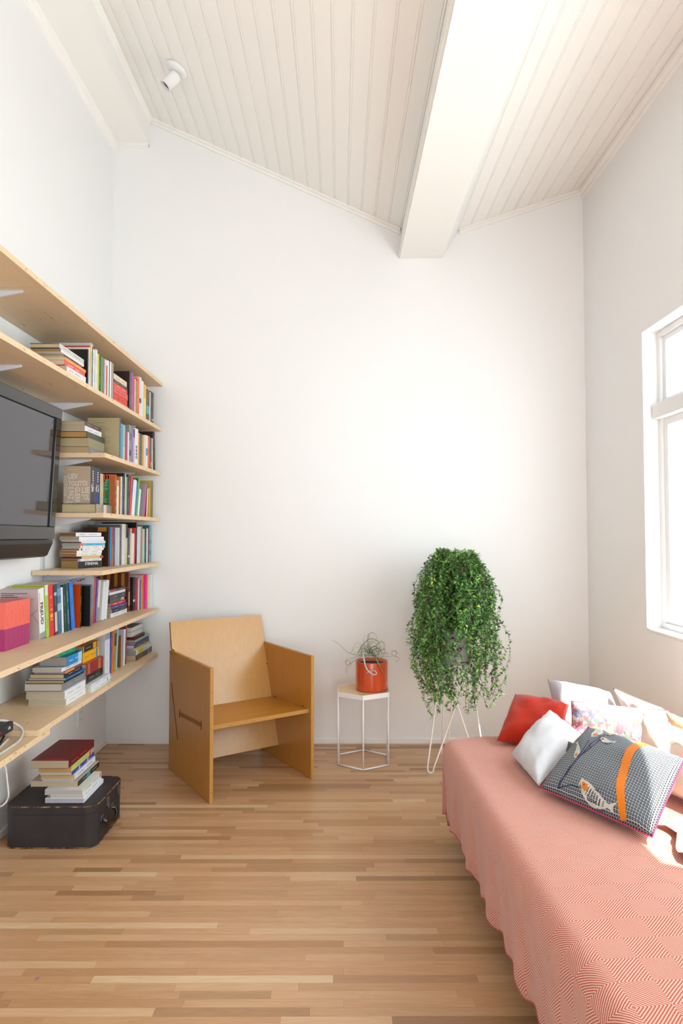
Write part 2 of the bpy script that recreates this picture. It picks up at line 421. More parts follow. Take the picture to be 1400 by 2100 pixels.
# wall outlet
ot = thing('wall_outlet', 'small white double power outlet on the left wall under the lowest shelf', 'outlet', (XL, 3.76, 0.30))
box('face_plate', (0, 0.008, -0.036, 0.036, -0.058, 0.058), M_white, ot, 0.003)
bm = bmesh.new()
for z in (-0.022, 0.022):
    for yy in (-0.008, 0.008): bx(bm, 0.008, 0.0086, yy - 0.002, yy + 0.002, z - 0.003, z + 0.003)
obj('socket_holes', bm, plain('#555555', 0.6), ot)

# ================================================================== SHELVES
XF = -1.165
SH = [2.347, 2.047, 1.757, 1.459, 1.1745, 0.880, 0.595]     # top surface heights
TH = 0.0225
GS = 'plywood shelves on the left wall'
def plank(parent, y0, y1, zt, xf=XF):
    bm = bmesh.new(); fs = bx(bm, XL + 0.004, xf, y0, y1, zt - TH, zt)
    for f in fs:
        n = f.calc_center_median()
        if abs(n.z - (zt - TH / 2)) < 1e-4: f.material_index = 1
    es = [e for e in bm.edges if abs(e.verts[0].co.x - xf) < 1e-5 and abs(e.verts[1].co.x - xf) < 1e-5]
    return obj('plank', bm, [M_ply, M_plyedge], parent)
YE = 4.172
defs = [('topmost long plywood shelf, empty on top, above all the books', [(0.9, 2.484, 0.0), (2.487, YE, 0.0)]),
        ('long plywood shelf directly over the television, carrying the highest book row', [(0.9, 2.488, 0), (2.491, YE - 0.02, 0)]),
        ('short plywood shelf beside the television top, carrying the tan stack', [(3.155, YE - 0.03, 0)]),
        ('short plywood shelf beside the television middle, carrying the big lettered cover', [(3.148, YE - 0.04, 0)]),
        ('short plywood shelf just below the television, carrying the tall white paperback stack', [(3.145, YE - 0.045, 0)]),
        ('long plywood shelf under the television with the coral and magenta volumes', [(0.9, YE - 0.04, 0)]),
        ('lowest long plywood shelf in two overlapping planks above the suitcase', [(2.496, YE - 0.06, 0), (0.9, 2.60, -0.0232)])]
for (lab, pls), z in zip(defs, SH):
    s = thing('wall_shelf', lab, 'shelf', (0, 0, z), group=GS)
    for (a, b_, dz) in pls:
        p = plank(s, a, b_, dz)
# wall rails and brackets
M_brk = plain('#d9dbe2', 0.4, 0.0)
for yr, zb, lab in ((1.45, 0.3, 'nearest'), (2.50, 0.5, 'middle one of the three'), (3.25, 0.5, 'partly hidden one right of the television'), (3.937, 0.5, 'far one behind the books by the corner')):
    if yr < 2: continue
    z1 = 2.42
    r = thing('shelf_rail', {2.50: 'white slotted shelf rail on the left wall behind the television', 3.25: 'white slotted shelf rail on the left wall showing just below the television', 3.937: 'white slotted shelf rail hidden behind the books near the far corner'}[yr], 'rail', (XL, yr, 0), group='slotted rails on the left wall')
    bm = bmesh.new(); bx(bm, 0.0, 0.003, -0.0135, 0.0135, zb, z1); bx(bm, 0.003, 0.014, -0.0135, -0.0105, zb, z1); bx(bm, 0.003, 0.014, 0.0105, 0.0135, zb, z1)
    bx(bm, 0.011, 0.014, -0.0035, 0.0035, zb, z1)
    obj('channel', bm, M_brk, r)
PLN = ['topmost shelf', 'second shelf down', 'short shelf beside the television top', 'short shelf beside the television middle', 'short shelf just below the television', 'shelf under the television', 'lowest shelf']
for yr, idx, pos in ((2.52, (0, 1, 5, 6), 'near'), (3.25, (0, 1, 2, 3, 4, 5, 6), 'middle'), (3.937, (0, 1, 2, 3, 4, 5, 6), 'far')):
    for i in idx:
        zt = SH[i] - TH - (0.0232 if (i == 6 and yr < 2.6) else 0)
        o = thing('shelf_bracket', f'white tapered {pos} bracket holding up the {PLN[i]}', 'bracket', (XL + 0.014, yr, zt), group='white shelf brackets')
        bm = bmesh.new(); Lb = 0.232
        vs = [(0, 0), (Lb, 0), (Lb, -0.008), (0.06, -0.042), (0, -0.062)]
        a = [bm.verts.new((p[0], -0.004, p[1])) for p in vs]; b_ = [bm.verts.new((p[0], 0.004, p[1])) for p in vs]
        bm.faces.new(a); bm.faces.new(b_[::-1])
        for k in range(5): bm.faces.new((a[k], b_[k], b_[(k + 1) % 5], a[(k + 1) % 5]))
        obj('bracket_arm', bm, M_brk, o)
        bm = bmesh.new(); bx(bm, 0.02, Lb + 0.003, -0.008, 0.008, -0.0035, 0, bev=0.001, segs=1); obj('bracket_flange', bm, M_brk, o)

# ================================================================== BOOKS
ROW = {7: 'suitcase', 1: 'top row', 2: 'second row', 3: 'third row', 4: 'fourth row', 5: 'fifth row', 6: 'bottom row'}
def mk_book(root, Tn, Ln, Wd, spine, cover=None, page='#d8cbb2', hard=False, flat=False, title=None, band=None, fore=False, text=None, bands=None, seed=0, rev=False):
    """local: x from -Wd (fore edge) to 0 (spine); thickness Tn, length Ln. Upright: thickness along y, length along z. Flat: swapped."""
    r = random.Random(seed)
    cover = cover or spine
    ct = 0.0022 if hard else 0.0008; ins = 0.003 if hard else 0.0006
    def B(bm, x0, x1, t0, t1, l0, l1, mi=0):
        if flat: fs = bx(bm, x0, x1, l0, l1, t0, t1, mi)
        else: fs = bx(bm, x0, x1, t0, t1, l0, l1, mi)
        return fs
    bm = bmesh.new()
    B(bm, -Wd, 0, 0, ct, 0, Ln, 1); B(bm, -Wd, 0, Tn - ct, Tn, 0, Ln, 1); B(bm, -max(ct, 0.0012), 0, ct, Tn - ct, 0, Ln, 0)
    for f in bm.faces:
        if f.normal.length == 0: f.normal_update()
    bm.normal_update()
    for f in bm.faces:
        c = f.calc_center_median()
        if abs(c.x) < 1e-6: f.material_index = 0
    ro = 0.32 if hard or r.random() < 0.5 else 0.5
    if fore:   # fore edge turned to the room
        for v in bm.verts: v.co.x = -Wd - v.co.x
    obj('cover', bm, [plain(spine, ro), plain(cover, ro)], root, recalc=True)
    bm = bmesh.new(); B(bm, -Wd + ins, -max(ct, 0.0012), ct, Tn - ct, ins, Ln - ins)
    if fore:
        for v in bm.verts: v.co.x = -Wd - v.co.x
    obj('pages', bm, pages_mat(page, 'z' if flat else 'y'), root)
    if fore: return
    e = 0.0003
    for bd in ([band] if band else []) + (bands or []):
        iw = bd[3] if len(bd) > 3 else 0.03
        bm = bmesh.new(); B(bm, -0.001, e, Tn * iw, Tn * (1 - iw), Ln * bd[0], Ln * bd[1]); obj('spine_label', bm, plain(bd[2], 0.45), root)
    if text:
        s, col, sz, fr = text[:4]
        if flat: text_mesh(s, sz, plain(col, 0.5), root, (e * 3, Ln * fr, Tn * (text[4] if len(text) > 4 else 0.5)), (0, 1, 0), (0, 0, 1), bold=0.02)
        else: text_mesh(s, sz, plain(col, 0.5), root, (e * 3, Tn * 0.5, Ln * fr), (0, 0, 1) if not rev else (0, 0, -1), (0, -1, 0) if not rev else (0, 1, 0), bold=0.02)
    elif title and Tn > 0.007 and (r.random() < 0.8 or Tn > 0.02):
        bm = bmesh.new(); lo = r.uniform(0.12, 0.25); hw = min(Tn * 0.11, 0.0017)
        for seg in range(2):
            p = lo; end = lo + r.uniform(0.18, 0.3)
            while p < end:
                q = p + r.uniform(0.008, 0.02)
                B(bm, 0, e, Tn * 0.5 - hw, Tn * 0.5 + hw * r.uniform(0.3, 1), Ln * p, Ln * q); p = q + r.uniform(0.005, 0.012)
            lo = end + r.uniform(0.1, 0.18)
        obj('spine_title', bm, plain(title, 0.5), root)
BK = [0]
def contrast(c):
    l = lin(c); v = 0.3 * l[0] + 0.6 * l[1] + 0.1 * l[2]
    return '#85848a' if v > 0.25 else '#b9b4ac'
def row(rowid, z, X, entries, w=0.15, prevn=None, nextn=None):
    """upright books; entry = (x0,x1 px of spine foot, ytop px, colour, description, opts)"""
    n = len(entries)
    def XX_(e): return (e[5].get('X') if len(e) > 5 else None) or (X if not isinstance(X, tuple) else X[0] + (X[1] - X[0]) * (e[0] - entries[0][0]) / (entries[-1][0] - entries[0][0]))
    Y0s = [Yat(e[0], XX_(e), z) for e in entries]; LN = [(e[5].get('lean', 0) if len(e) > 5 else 0) for e in entries]
    for i, e in enumerate(entries):
        x0, x1, yt, col, desc = e[:5]; o = dict(e[5]) if len(e) > 5 else {}
        Xs = XX_(e); o.pop('X', None); wd = o.pop('w', w); lean = o.pop('lean', 0.0); zz = z + o.pop('dz', 0.0)
        y0, y1 = Yat(x0, Xs, zz), Yat(x1, Xs, zz)
        h = Zat(yt, Xs, y0) - zz; h = min(h, 0.262)
        h = o.pop('h', h)
        if i < n - 1:
            y1 = min(y1, Y0s[i + 1] + (.003 if LN[i + 1] > 0 and LN[i] <= 0 else 0) - max(0, (LN[i] - LN[i + 1])) * h * 1.3)
        T = max(0.0035, ((y1 - y0) - 0.0006) * math.cos(lean))
        if lean > 0: y1 = y0 + T / math.cos(lean) + .0003
        if lean: h /= math.cos(lean)
        dprev = entries[i - 1][4] if i else (prevn or None); dnext = entries[i + 1][4] if i < n - 1 else (nextn or None)
        lab = o.pop('label', None)
        if not lab:
            if dprev and dnext: lab = f'{desc} book between {dprev} and {dnext} books, {ROW[rowid]}'
            elif dnext: lab = f'{desc} book first from left, before the {dnext} book, {ROW[rowid]}'
            else: lab = f'{desc} book at the wall end, after the {dprev} book, {ROW[rowid]}'
        yo = y1 if lean > 0 else y0
        root = thing('book', lab, 'book', (Xs, yo, zz), (-lean, 0, 0), group=f'books standing on the {ROW[rowid]}')
        sub = root
        if lean > 0:   # local y from -T to 0
            pass
        BK[0] += 1
        k0 = len(bpy.data.objects)
        before = set(root.children)
        if 'title' not in o and 'text' not in o: o['title'] = contrast(col)
        mk_book(root, T, h, wd, col, seed=BK[0], **o)
        if lean > 0:
            for ch in root.children:
                if ch not in before: ch.data.transform(Matrix.Translation((0, -T, 0)))
def stack(rowid, z, entries, name, rotz=0.0, pivot=None, last=None):
    """flat books bottom to top; entry=(X, x0px, x1px, thickness, width, colour, desc, opts)"""
    n = len(entries); zz = z
    for i, e in enumerate(entries):
        X, x0, x1, T, wd, col, desc = e[:7]; o = dict(e[7]) if len(e) > 7 else {}
        lab = o.pop('label', None); rz = o.pop('rz', 0.0); gap = o.pop('gap', 0.0005)
        if pivot:
            loc = (pivot[0] + X * math.cos(rotz), pivot[1] - X * math.sin(rotz), zz); Ln = x1; 
            off = x0; loc = (loc[0] + math.sin(rotz) * off, loc[1] + math.cos(rotz) * off, zz); rot = -rotz
        else:
            y0, y1 = Yat(x0, X, zz + T / 2), Yat(x1, X, zz + T / 2); Ln = y1 - y0; loc = (X, y0, zz); rot = 0
        rot += rz
        if not lab:
            dp = entries[i - 1][6] if i else None; dn = entries[i + 1][6] if i < n - 1 else None
            if dp and dn: lab = f'{desc} book over {dp} and under {dn}, {name}'
            elif dn: lab = f'{desc} book lowest, under the {dn} one, {name}'
            else: lab = f'{desc} book topmost, over the {dp} one, {name}'
        nm = o.pop('name', 'book')
        root = thing(nm, lab, o.pop('cat', 'book'), loc, (0, 0, rot), group=f'books in the {name}')
        BK[0] += 1
        if 'title' not in o and 'text' not in o: o['title'] = contrast(col)
        mk_book(root, T, Ln, wd, col, flat=True, seed=BK[0], **o)
        zz += T + gap
    return zz
P_ = {'cream': '#d8c9a8', 'tan': '#b98e58', 'brown': '#a06a35', 'grey': '#b9b2a4', 'wht': '#dcdad8'}
# ---- top row
X1 = -1.188
stack(1, SH[1] + .0003, [
    (X1, 137, 179, .012, .13, '#6e2433', 'dark red speckled', {'title': '#c9a6a6'}),
    (X1, 137, 176, .026, .135, '#e6e4e0', 'thick white'),
    (X1 - .004, 132, 174, .0205, .13, '#e0504c', 'coral red', {'title': '#f5e5e0'}),
    (X1 - .003, 133, 176, .014, .14, '#f08c1a', 'orange', {'title': '#fbe3c0'}),
    (X1 - .012, 131, 160, .0115, .14, '#46484c', 'dark grey', {'page': '#d6c39c'}),
    (X1 - .008, 125, 172, .0125, .13, '#e8e6e2', 'white paperback', {'page': '#b08b58'}),
    (X1 - .008, 122, 172, .0205, .125, '#cfcdca', 'grey hardcover', {'hard': True, 'cover': '#3c3a38', 'page': '#d3bd98'})], 'top row left stack')
row(1, SH[1], X1, [
    (179.3, 181.2, 716, '#5d5e60', 'dark grey', {'cover': '#141312', 'w': .15}),
    (181.4, 183, 712, '#e6e0da', 'thin white'),
    (183.1, 185.2, 709, '#eec232', 'yellow', {'cover': '#c22218', 'w': .16, 'band': (.0, .35, '#e9dca0')}),
    (185.3, 188, 703, '#a9bccb', 'pale blue', {'cover': '#c3c6c8', 'w': .19, 'band': (.82, 1, '#c9cdd0')}),
    (188.1, 189.7, 715, '#161718', 'thin black'),
    (189.8, 192.6, 716, '#e9e7ea', 'plain white'),
    (192.7, 195.4, 717, '#c9d1c8', 'pale grey'),
    (195.5, 198.8, 716, '#e8e6e4', 'white red-lettered', {'title': '#c4383a'}),
    (199, 202.4, 725, '#c9cf2e', 'lime yellow', {'title': None}),
    (202.5, 206, 728, '#23382a', 'blackish green'),
    (206.1, 210.5, 730, '#4f9434', 'bright green', {'title': None}),
    (210.8, 214, 735, '#8d66a8', 'purple'),
    (214.1, 216.6, 736, '#ebe6dd', 'ivory'),
    (216.8, 220, 738, '#c65a22', 'rust orange', {'band': (.86, 1, '#ece7df')}),
    (220.1, 222.5, 739, '#efefef', 'slim white', {'title': None}),
    (222.6, 224.6, 740, '#2e7d6a', 'thin teal', {'title': None}),
    (224.7, 227.2, 741, '#f0eeec', 'bright white'),
    (227.3, 231.8, 743, '#a39389', 'taupe', {'title': None})], 0.15, nextn='the stacked red')
stack(1, SH[1] + .0003, [
    (X1 - .002, 233.5, 263, .020, .15, '#ee6f68', 'pink', {'title': '#f2b8ae'}),
    (X1 - .006, 232.5, 261, .034, .15, '#dd4233', 'wide vermilion', {'title': '#8e1d12'}),
    (X1 - .004, 233, 262, .033, .15, '#df4a3b', 'vermilion purple-lettered', {'title': '#7a3ca0'}),
    (X1 - .005, 232.6, 261, .022, .15, '#e0503f', 'narrow vermilion', {'title': '#f6dcd6'}),
    (X1 - .004, 233, 261, .0155, .15, '#3f3d3c', 'charcoal'),
    (X1 - .006, 233.4, 260, .030, .14, '#e3cfaa', 'cream')], 'top row right stack')
row(1, SH[1], X1, [
    (264.8, 268.8, 761, '#4b4246', 'tall dark brown', {'cover': '#2e2328', 'w': .19}),
    (269, 272.6, 763, '#b052a6', 'magenta', {'title': '#d9a7d3'}),
    (272.8, 275.4, 774, '#d9555b', 'rose red'),
    (275.6, 277.4, 777, '#e7dcc8', 'thin cream'),
    (277.6, 280.5, 780, '#9c8f43', 'olive'),
    (280.7, 285, 774.5, '#f26a1b', 'vivid orange', {'w': .17, 'title': '#fadcc2'}),
    (285.3, 289.2, 772.5, '#e4e3ea', 'white-and-navy', {'band': (.36, .48, '#3b2a6b')}),
    (289.4, 293.6, 780, '#e6e6ea', 'off-white'),
    (293.9, 299.2, 787, '#f2b21c', 'golden yellow', {'band': (.0, .62, '#efd878'), 'title': None}),
    (299.8, 305.8, 797, '#3d3c3d', 'charcoal with cyan', {'bands': [(.25, .5, '#4fb4cc')]}),
    (306, 308.3, 803, '#d9cdb7', 'beige', {'title': None}),
    (308.5, 310.5, 802, '#2a2726', 'thin ebony'),
    (310.7, 314.3, 804, '#1c1a1b', 'black white-patched', {'bands': [(.13, .17, '#e4e2df')]})], 0.15, prevn='stacked red')
# ---- second row
X2 = -1.195; z2 = SH[2]
stack(2, z2 + .0003, [
    (-1.248, 181.8, 210, .031, .15, '#7c7c80', 'slate grey', {'page': '#bfa780'}),
    (-1.248, 181, 213.6, .043, .15, '#968a68', 'thick khaki', {'page': '#bfae87'}),
    (-1.252, 178.3, 214.8, .031, .145, '#36402f', 'dark green hardcover', {'hard': True, 'page': '#c4965a', 'cover': '#1d201b', 'title': None}),
    (-1.262, 174, 208, .028, .14, '#e9e9ec', 'white-spined', {'page': '#bdb197'}),
    (-1.262, 174, 207, .0215, .14, '#523338', 'maroon brown', {'page': '#c4b48f'})], 'second row stack')
row(2, z2, X2, [
    (243.6, 246.6, 857, '#565068', 'violet grey', {'cover': '#b7a983', 'w': .172, 'title': None}),
    (247, 251.4, 868, '#1ea2c4', 'cyan'),
    (251.6, 256, 870.5, '#a8b6b4', 'blue-tan', {'bands': [(0, .4, '#dcc0a4')]}),
    (256.3, 258.3, 875, '#6e5848', 'thin brown', {'title': None}),
    (258.5, 261.5, 886, '#cf4a86', 'hot pink', {'title': None}),
    (261.7, 264, 886, '#efeaec', 'thin white'),
    (264.4, 268.4, 871, '#8f9a8c', 'mottled grey-green', {'bands': [(.2, .35, '#3c5a4c'), (.6, .8, '#5b7c70')]}),
    (268.7, 272.6, 875.5, '#8a63b8', 'lilac purple'),
    (272.8, 275.6, 878, '#c9b6c0', 'thin mauve', {'bands': [(.75, .98, '#5b2a22')]}),
    (276, 282.6, 877.5, '#ecedf0', 'white numbered', {'text': ('2666', '#1d3b55', .042, .36), 'label': 'white paperback spine reading 2666, on the second row'}),
    (282.8, 285.2, 887, '#ec9a4a', 'apricot'),
    (285.4, 290.6, 888.5, '#46484a', 'charcoal grey'),
    (290.8, 294.2, 892, '#c79f3c', 'ochre', {'title': None}),
    (294.3, 298.4, 892, '#e0d4bf', 'sand', {'title': None}),
    (298.5, 302.6, 892, '#ebe9e6', 'white blue-arc', {'bands': [(.4, .62, '#3da0cc')], 'title': None}),
    (302.9, 307.4, 893.5, '#e8453a', 'scarlet', {'title': '#f7cfc8'}),
    (307.8, 311.2, 898, '#4c5c34', 'motley green', {'bands': [(.1, .25, '#c8a128'), (.3, .42, '#b23226'), (.6, .72, '#2c7a44')], 'lean': -.05}),
    (311.5, 313.6, 899, '#dfd6cc', 'pale thin', {'lean': -.05}),
    (314.6, 318.3, 886, '#231b1f', 'tall black', {'lean': -.09, 'w': .24})], 0.15, prevn='the tan stack and')
for o_ in list(COL.objects):
    if o_.get('label', '').startswith('violet grey book'):
        bm = bmesh.new(); rr = random.Random(31)
        for q in range(19):
            zq = .198 - q * .0098
            if q in (1, 12): continue
            bx(bm, -.150, -.150 + rr.uniform(.07, .115), -.0004, .0, zq, zq + .0022)
        obj('cover_text', bm, plain('#8d8568', .5), o_)
        bm = bmesh.new(); bx(bm, -.058, -.022, -.0005, 0, .004, .020); obj('barcode', bm, plain('#d9d4c4', .5), o_)
# ---- third row
z3 = SH[3]; X3 = -1.197
zt = stack(3, z3 + .0003, [(-1.212, 196.7, 230.3, .0455, .172, '#8a7f74', 'thick lying', {'hard': True, 'page': '#c9b98f', 'cover': '#2a2422', 'bands': [(.0, .3, '#a39684'), (.45, .62, '#d9cfb4')],
            'label': 'thick book lying flat under the big beige lettered volume, third row'})], 'third row')
# two volume set with lettered cover
for k, (xa, xb, lab, sc) in enumerate(((184.6, 194.3, 'LIEV TOLSTÓI volume with beige lettered cover, upright on the lying book', '#45454d'), (194.5, 204.3, 'blue-grey spined twin volume just behind the beige lettered cover', '#414662'))):
    XX = -1.252; ya, yb = Yat(xa, XX, zt), Yat(xb, XX, zt); hh = Zat(956, XX, Yat(184.6, XX, zt)) - zt
    r = thing('book', lab, 'book', (XX, ya, zt), group='two-volume set on the third row')
    mk_book(r, yb - ya - .0006, hh, .134, sc, cover='#b9a48e', page='#cfc3a8', title=None, bands=[(.0, .3, '#40404a' if k == 0 else '#3c4a80')], seed=5 + k)
    bm = bmesh.new(); rr = random.Random(3 + k); T_ = yb - ya
    for q in range(7):
        a = T_ * rr.uniform(.12, .7); z0 = hh * rr.uniform(.32, .5); tube(bm, [(0.0006, a, z0), (0.0008, a + rr.uniform(-.008, .012), z0 + hh * rr.uniform(.06, .14))], .0016, 4)
    for q in range(5): bx(bm, 0, .0006, T_ * .45, T_ * .45 + .011, hh * (.62 + q * .06), hh * (.655 + q * .06))
    obj('spine_print', bm, plain('#e6e4e2', .5), r)
    if k == 0:
        Wc = '#d8cec0'; mt = plain(Wc, .5); sx = .134; e = -.0006
        def cov(s, u0, u1, v0, v1, rot=0):
            uw, vh = (u1 - u0) * sx, (v1 - v0) * hh
            xd, yd = ((1, 0, 0), (0, 0, 1)) if rot == 0 else ((0, 0, -1), (1, 0, 0))
            text_mesh(s, .04, mt, r, (-sx + (u0 + u1) / 2 * sx, e, (1 - (v0 + v1) / 2) * hh), xd, yd, name='cover_lettering', bold=.03, fit=(uw, vh) if rot == 0 else (vh, uw))
        cov('LIEV', .17, .53, .195, .345); cov('TOLSTÓI', .17, .88, .355, .525)
        cov('E PAZ', .17, .38, .555, .885, 1); cov('GUERR', .42, .63, .555, .975, 1)
        cov('LIE', .69, .97, .56, .71); cov('TOL', .69, .98, .745, .895)
        cov('LOTSIOI', .01, .13, .27, .79, 1); cov('LIEV', .01, .37, .915, .995)
        bm = bmesh.new(); bx(bm, -sx * .85, -sx * .45, e, 0, hh * .905, hh * .912); obj('cover_rule', bm, mt, r)
XX = -1.254; ya = Yat(205.4, XX, zt); yb = Yat(211.2, XX, zt)
r = thing('book', 'plain cream spined book upright between the two-volume set and the green-orange cover', 'book', (XX, ya, zt), group='books standing on the third row')
mk_book(r, yb - ya, Zat(971, XX, ya) - zt, .125, '#e0cda8', page='#d8c9a8', title='#8a7d66', seed=77)
row(3, z3, X3, [
    (235.0, 238.4, 973, '#c94c26', 'orange patterned', {'cover': '#cf5a2c', 'w': .108, 'title': None, 'bands': [(.05, .12, '#4c5a26'), (.2, .3, '#4c5a26'), (.42, .5, '#54632a'), (.6, .72, '#4c5a26')]}),
    (238.6, 243.2, 985, '#e4dac4', 'cream-white', {'title': None, 'bands': [(.84, .98, '#b59a7c')]}),
    (246.6, 249.4, 977, '#dfe3e8', 'white amber-covered', {'cover': '#c98a2c', 'w': .13}),
    (249.6, 252.6, 977, '#2b3566', 'navy', {'w': .15}),
    (252.8, 255.4, 970, '#191919', 'tall black', {'w': .19, 'cover': '#0e0d0d'}),
    (255.6, 257.4, 972, '#dcd3b8', 'thin parchment', {'title': None}),
    (257.6, 259.6, 978, '#8fae9a', 'sage', {'lean': .03}),
    (260.2, 264.4, 973, '#3a3c3f', 'graphite', {'lean': .07}),
    (265, 268.2, 975, '#e04a45', 'tomato red', {'lean': .12, 'title': None}),
    (268.6, 271.4, 984, '#1c7fd0', 'azure and white', {'lean': .17, 'bands': [(0, 1, '#eceff2')], 'title': None, 'label': 'white book with azure edge leaning after the tomato red book, third row'}),
    (271.6, 275.4, 984, '#f0f1f2', 'broad white', {'lean': .18, 'title': None}),
    (275.6, 277.6, 988, '#1c7fd0', 'azure', {'lean': .19, 'title': None}),
    (277.8, 281.2, 981, '#4fa332', 'leaf green', {'lean': .2, 'cover': '#2c7c12', 'w': .17}),
    (281.6, 284.8, 1003, '#ededee', 'low white', {'lean': .22, 'title': None}),
    (293.0, 296.6, 993, '#b25fb0', 'orchid purple', {'lean': .24, 'cover': '#a39f9f', 'w': .15, 'title': None}),
    (299.6, 301.6, 1002, '#eceae8', 'white red-covered', {'lean': .1, 'cover': '#cc3a1e', 'w': .15, 'title': None}),
    (304.2, 307.4, 1000, '#c7a63f', 'mustard', {'title': None, 'w': .13}),
    (310, 312.8, 985.5, '#423c38', 'dark umber', {'cover': '#c2aa58', 'w': .18})], 0.15, prevn='cream')
# decorations on the green panel cover
ya = Yat(235.0, X3, z3); hh = Zat(973, X3, ya) - z3
r = [o for o in COL.objects if o.get('label', '').startswith('orange patterned book')][0]
bm = bmesh.new(); bx(bm, -.104, -.030, -.0008, 0, hh * .24, hh * .86); obj('green_panel', bm, plain('#0e6a42', .4), r)
bm = bmesh.new(); rr = random.Random(4)
for q in range(15):
    zq = hh * (.83 - q * .038)
    if q in (4, 8, 9): continue
    bx(bm, -.100, -.036 - rr.uniform(0, .02), -.0012, -.0008, zq, zq + hh * .014)
obj('panel_text', bm, plain('#8fbf9c', .5), r)
bm = bmesh.new()
for q in (0, 4, 8, 9):
    zq = hh * (.83 - q * .038); bx(bm, -.100, -.05, -.0012, -.0008, zq, zq + hh * .018)
obj('panel_text', bm, plain('#d07a26', .5), r)
bm = bmesh.new()
for q in range(22):
    zq = hh * (.03 + q * .043)
    vs = [bm.verts.new(v) for v in ((-.028, -.0006, zq), (-.002, -.0006, zq - .008), (-.002, -.0006, zq - .004), (-.028, -.0006, zq + .004))]; bm.faces.new(vs)
    if zq > hh * .88:
        for qq in range(6): bx(bm, -.104 + qq * .013, -.098 + qq * .013, -.0006, 0, hh * .88, hh * .98)
obj('cover_pattern', bm, plain('#55602a', .5), r)
# ---- fourth row
z4 = SH[4]; X4 = -1.20
piv = (-1.36, 3.33); RZ = math.radians(20)
stack(4, z4 + .0003, [
    (0, 0, .18, .036, .112, '#26282d', 'black STENDHAL', {'page': '#b08956', 'text': ('STENDHAL', '#f0f0f0', .020, .55, .62), 'label': 'thick black STENDHAL paperback at the foot of the fourth row stack'}),
    (-.002, 0, .178, .013, .108, '#e8e4d6', 'thin ivory', {'page': '#8c6526', 'bands': [(0, .1, '#b58cc2')]}),
    (0, .006, .184, .0125, .108, '#2e2724', 'black cream-blotched', {'page': '#6e2f14', 'bands': [(.1, .85, '#dcb880'), (.9, .97, '#e0603c')], 'title': None}),
    (-.006, -.006, .186, .0150, .115, '#ece6d8', 'ivory-white', {'page': '#a87238'}),
    (-.004, -.006, .188, .0145, .114, '#eeebea', 'soft white', {'page': '#a87238'}),
    (.002, .004, .184, .011, .12, '#efecea', 'slim white', {'page': '#a87238', 'bands': [(.06, .12, '#55565e')]}),
    (.004, .010, .184, .0130, .12, '#eeebea', 'white pink-marked', {'page': '#c3beb8', 'bands': [(.06, .1, '#e39a92'), (.9, .94, '#e07a86')]}),
    (.004, .006, .190, .0130, .12, '#57bfe0', 'sky blue', {'page': '#b9b2a4', 'bands': [(0, .11, '#ee6a4c')], 'title': '#1b5f80'}),
    (.006, .014, .184, .0070, .12, '#eceaf0', 'very thin white', {'page': '#7a3a34'}),
    (.000, .006, .192, .0075, .12, '#e9e9f2', 'bluish white', {'page': '#c7bfae'}),
    (.000, .004, .186, .0180, .13, '#eeeef4', 'wide white', {'page': '#b9ad94', 'gap': .002}),
    (-.012, -.006, .19, .0200, .11, '#efeff4', 'glossy white', {'page': '#94652c'})], 'fourth row stack', rotz=RZ, pivot=piv)
row(4, z4, (-1.290, -1.225), [
    (221.6, 225.5, 1081, '#2c1a10', 'dark brown', { 'cover': '#3a2112', 'w': .145, 'title': None}),
    (225.8, 229.6, 1080.8, '#1f96d4', 'sky-blue', {'bands': [(0, .18, '#8a8096')], 'title': None}),
    (229.8, 232.4, 1081, '#d63a30', 'red', {'bands': [(0, .55, '#c08a4c')], 'title': None}),
    (232.6, 235.6, 1081, '#34507a', 'navy blue'),
    (235.8, 241, 1081.8, '#c9c5bf', 'stone', {'title': None}),
    (241.2, 245.6, 1082, '#d2d0de', 'lavender white', {'title': None}),
    (246, 249.4, 1076, '#5d5b60', 'grey marbled', {'cover': '#6d6663', 'w': .19}),
    (249.6, 256.4, 1074.3, '#e2e0e2', 'thick white', {'title': '#b23a48'}),
    (256.6, 261.6, 1075, '#d6d3b4', 'ivory black-tipped', {'bands': [(.0, .3, '#c8c49a'), (.66, 1, '#2a2a28')], 'lean': .02}),
    (262, 266, 1084, '#44454b', 'slate', {'bands': [(.2, .25, '#ecebe8')], 'lean': .03}),
    (266.4, 269.2, 1084, '#d5cdbc', 'sand', {'lean': .03, 'title': None}),
    (269.5, 275.6, 1094, '#e9e9e6', 'short white', {'lean': .03, 'title': None}),
    (275.9, 278.2, 1082.6, '#e33a44', 'thin red', {'lean': .03, 'title': None}),
    (278.4, 280.4, 1071, '#191919', 'tall black', {'w': .21, 'cover': '#0d0d0d', 'h': .252}),
    (280.6, 282.8, 1082, '#e4e6e2', 'thin white', {'lean': .03}),
    (283, 288.8, 1080, '#dcdae8', 'lilac white', {'lean': .03, 'title': None}),
    (289, 292, 1079, '#b08f74', 'light brown', {'lean': .02, 'title': None}),
    (292.2, 297, 1084.5, '#cdcabd', 'stone and mint', {'bands': [(0, .5, '#a4d8c8')], 'title': None}),
    (297.3, 300.2, 1082, '#235248', 'bottle green'),
    (300.4, 303.2, 1083.6, '#efeaec', 'white', {'title': None}),
    (303.4, 305.2, 1084, '#8a3a48', 'wine red', {'title': None}),
    (305.4, 309.6, 1077, '#5aa3b2', 'teal', {'cover': '#2c6f7c', 'w': .15, 'bands': [(.2, .32, '#3b8694'), (.5, .6, '#3b8694')]})], 0.15, prevn='stacked white')
# dark brown cover ornaments
r = [o for o in COL.objects if o.get('label', '').startswith('dark brown book')][0]
bm = bmesh.new(); bx(bm, -.06, -.012, -.0006, 0, .195, .218); obj('cover_label', bm, plain('#b0701f', .5), r)
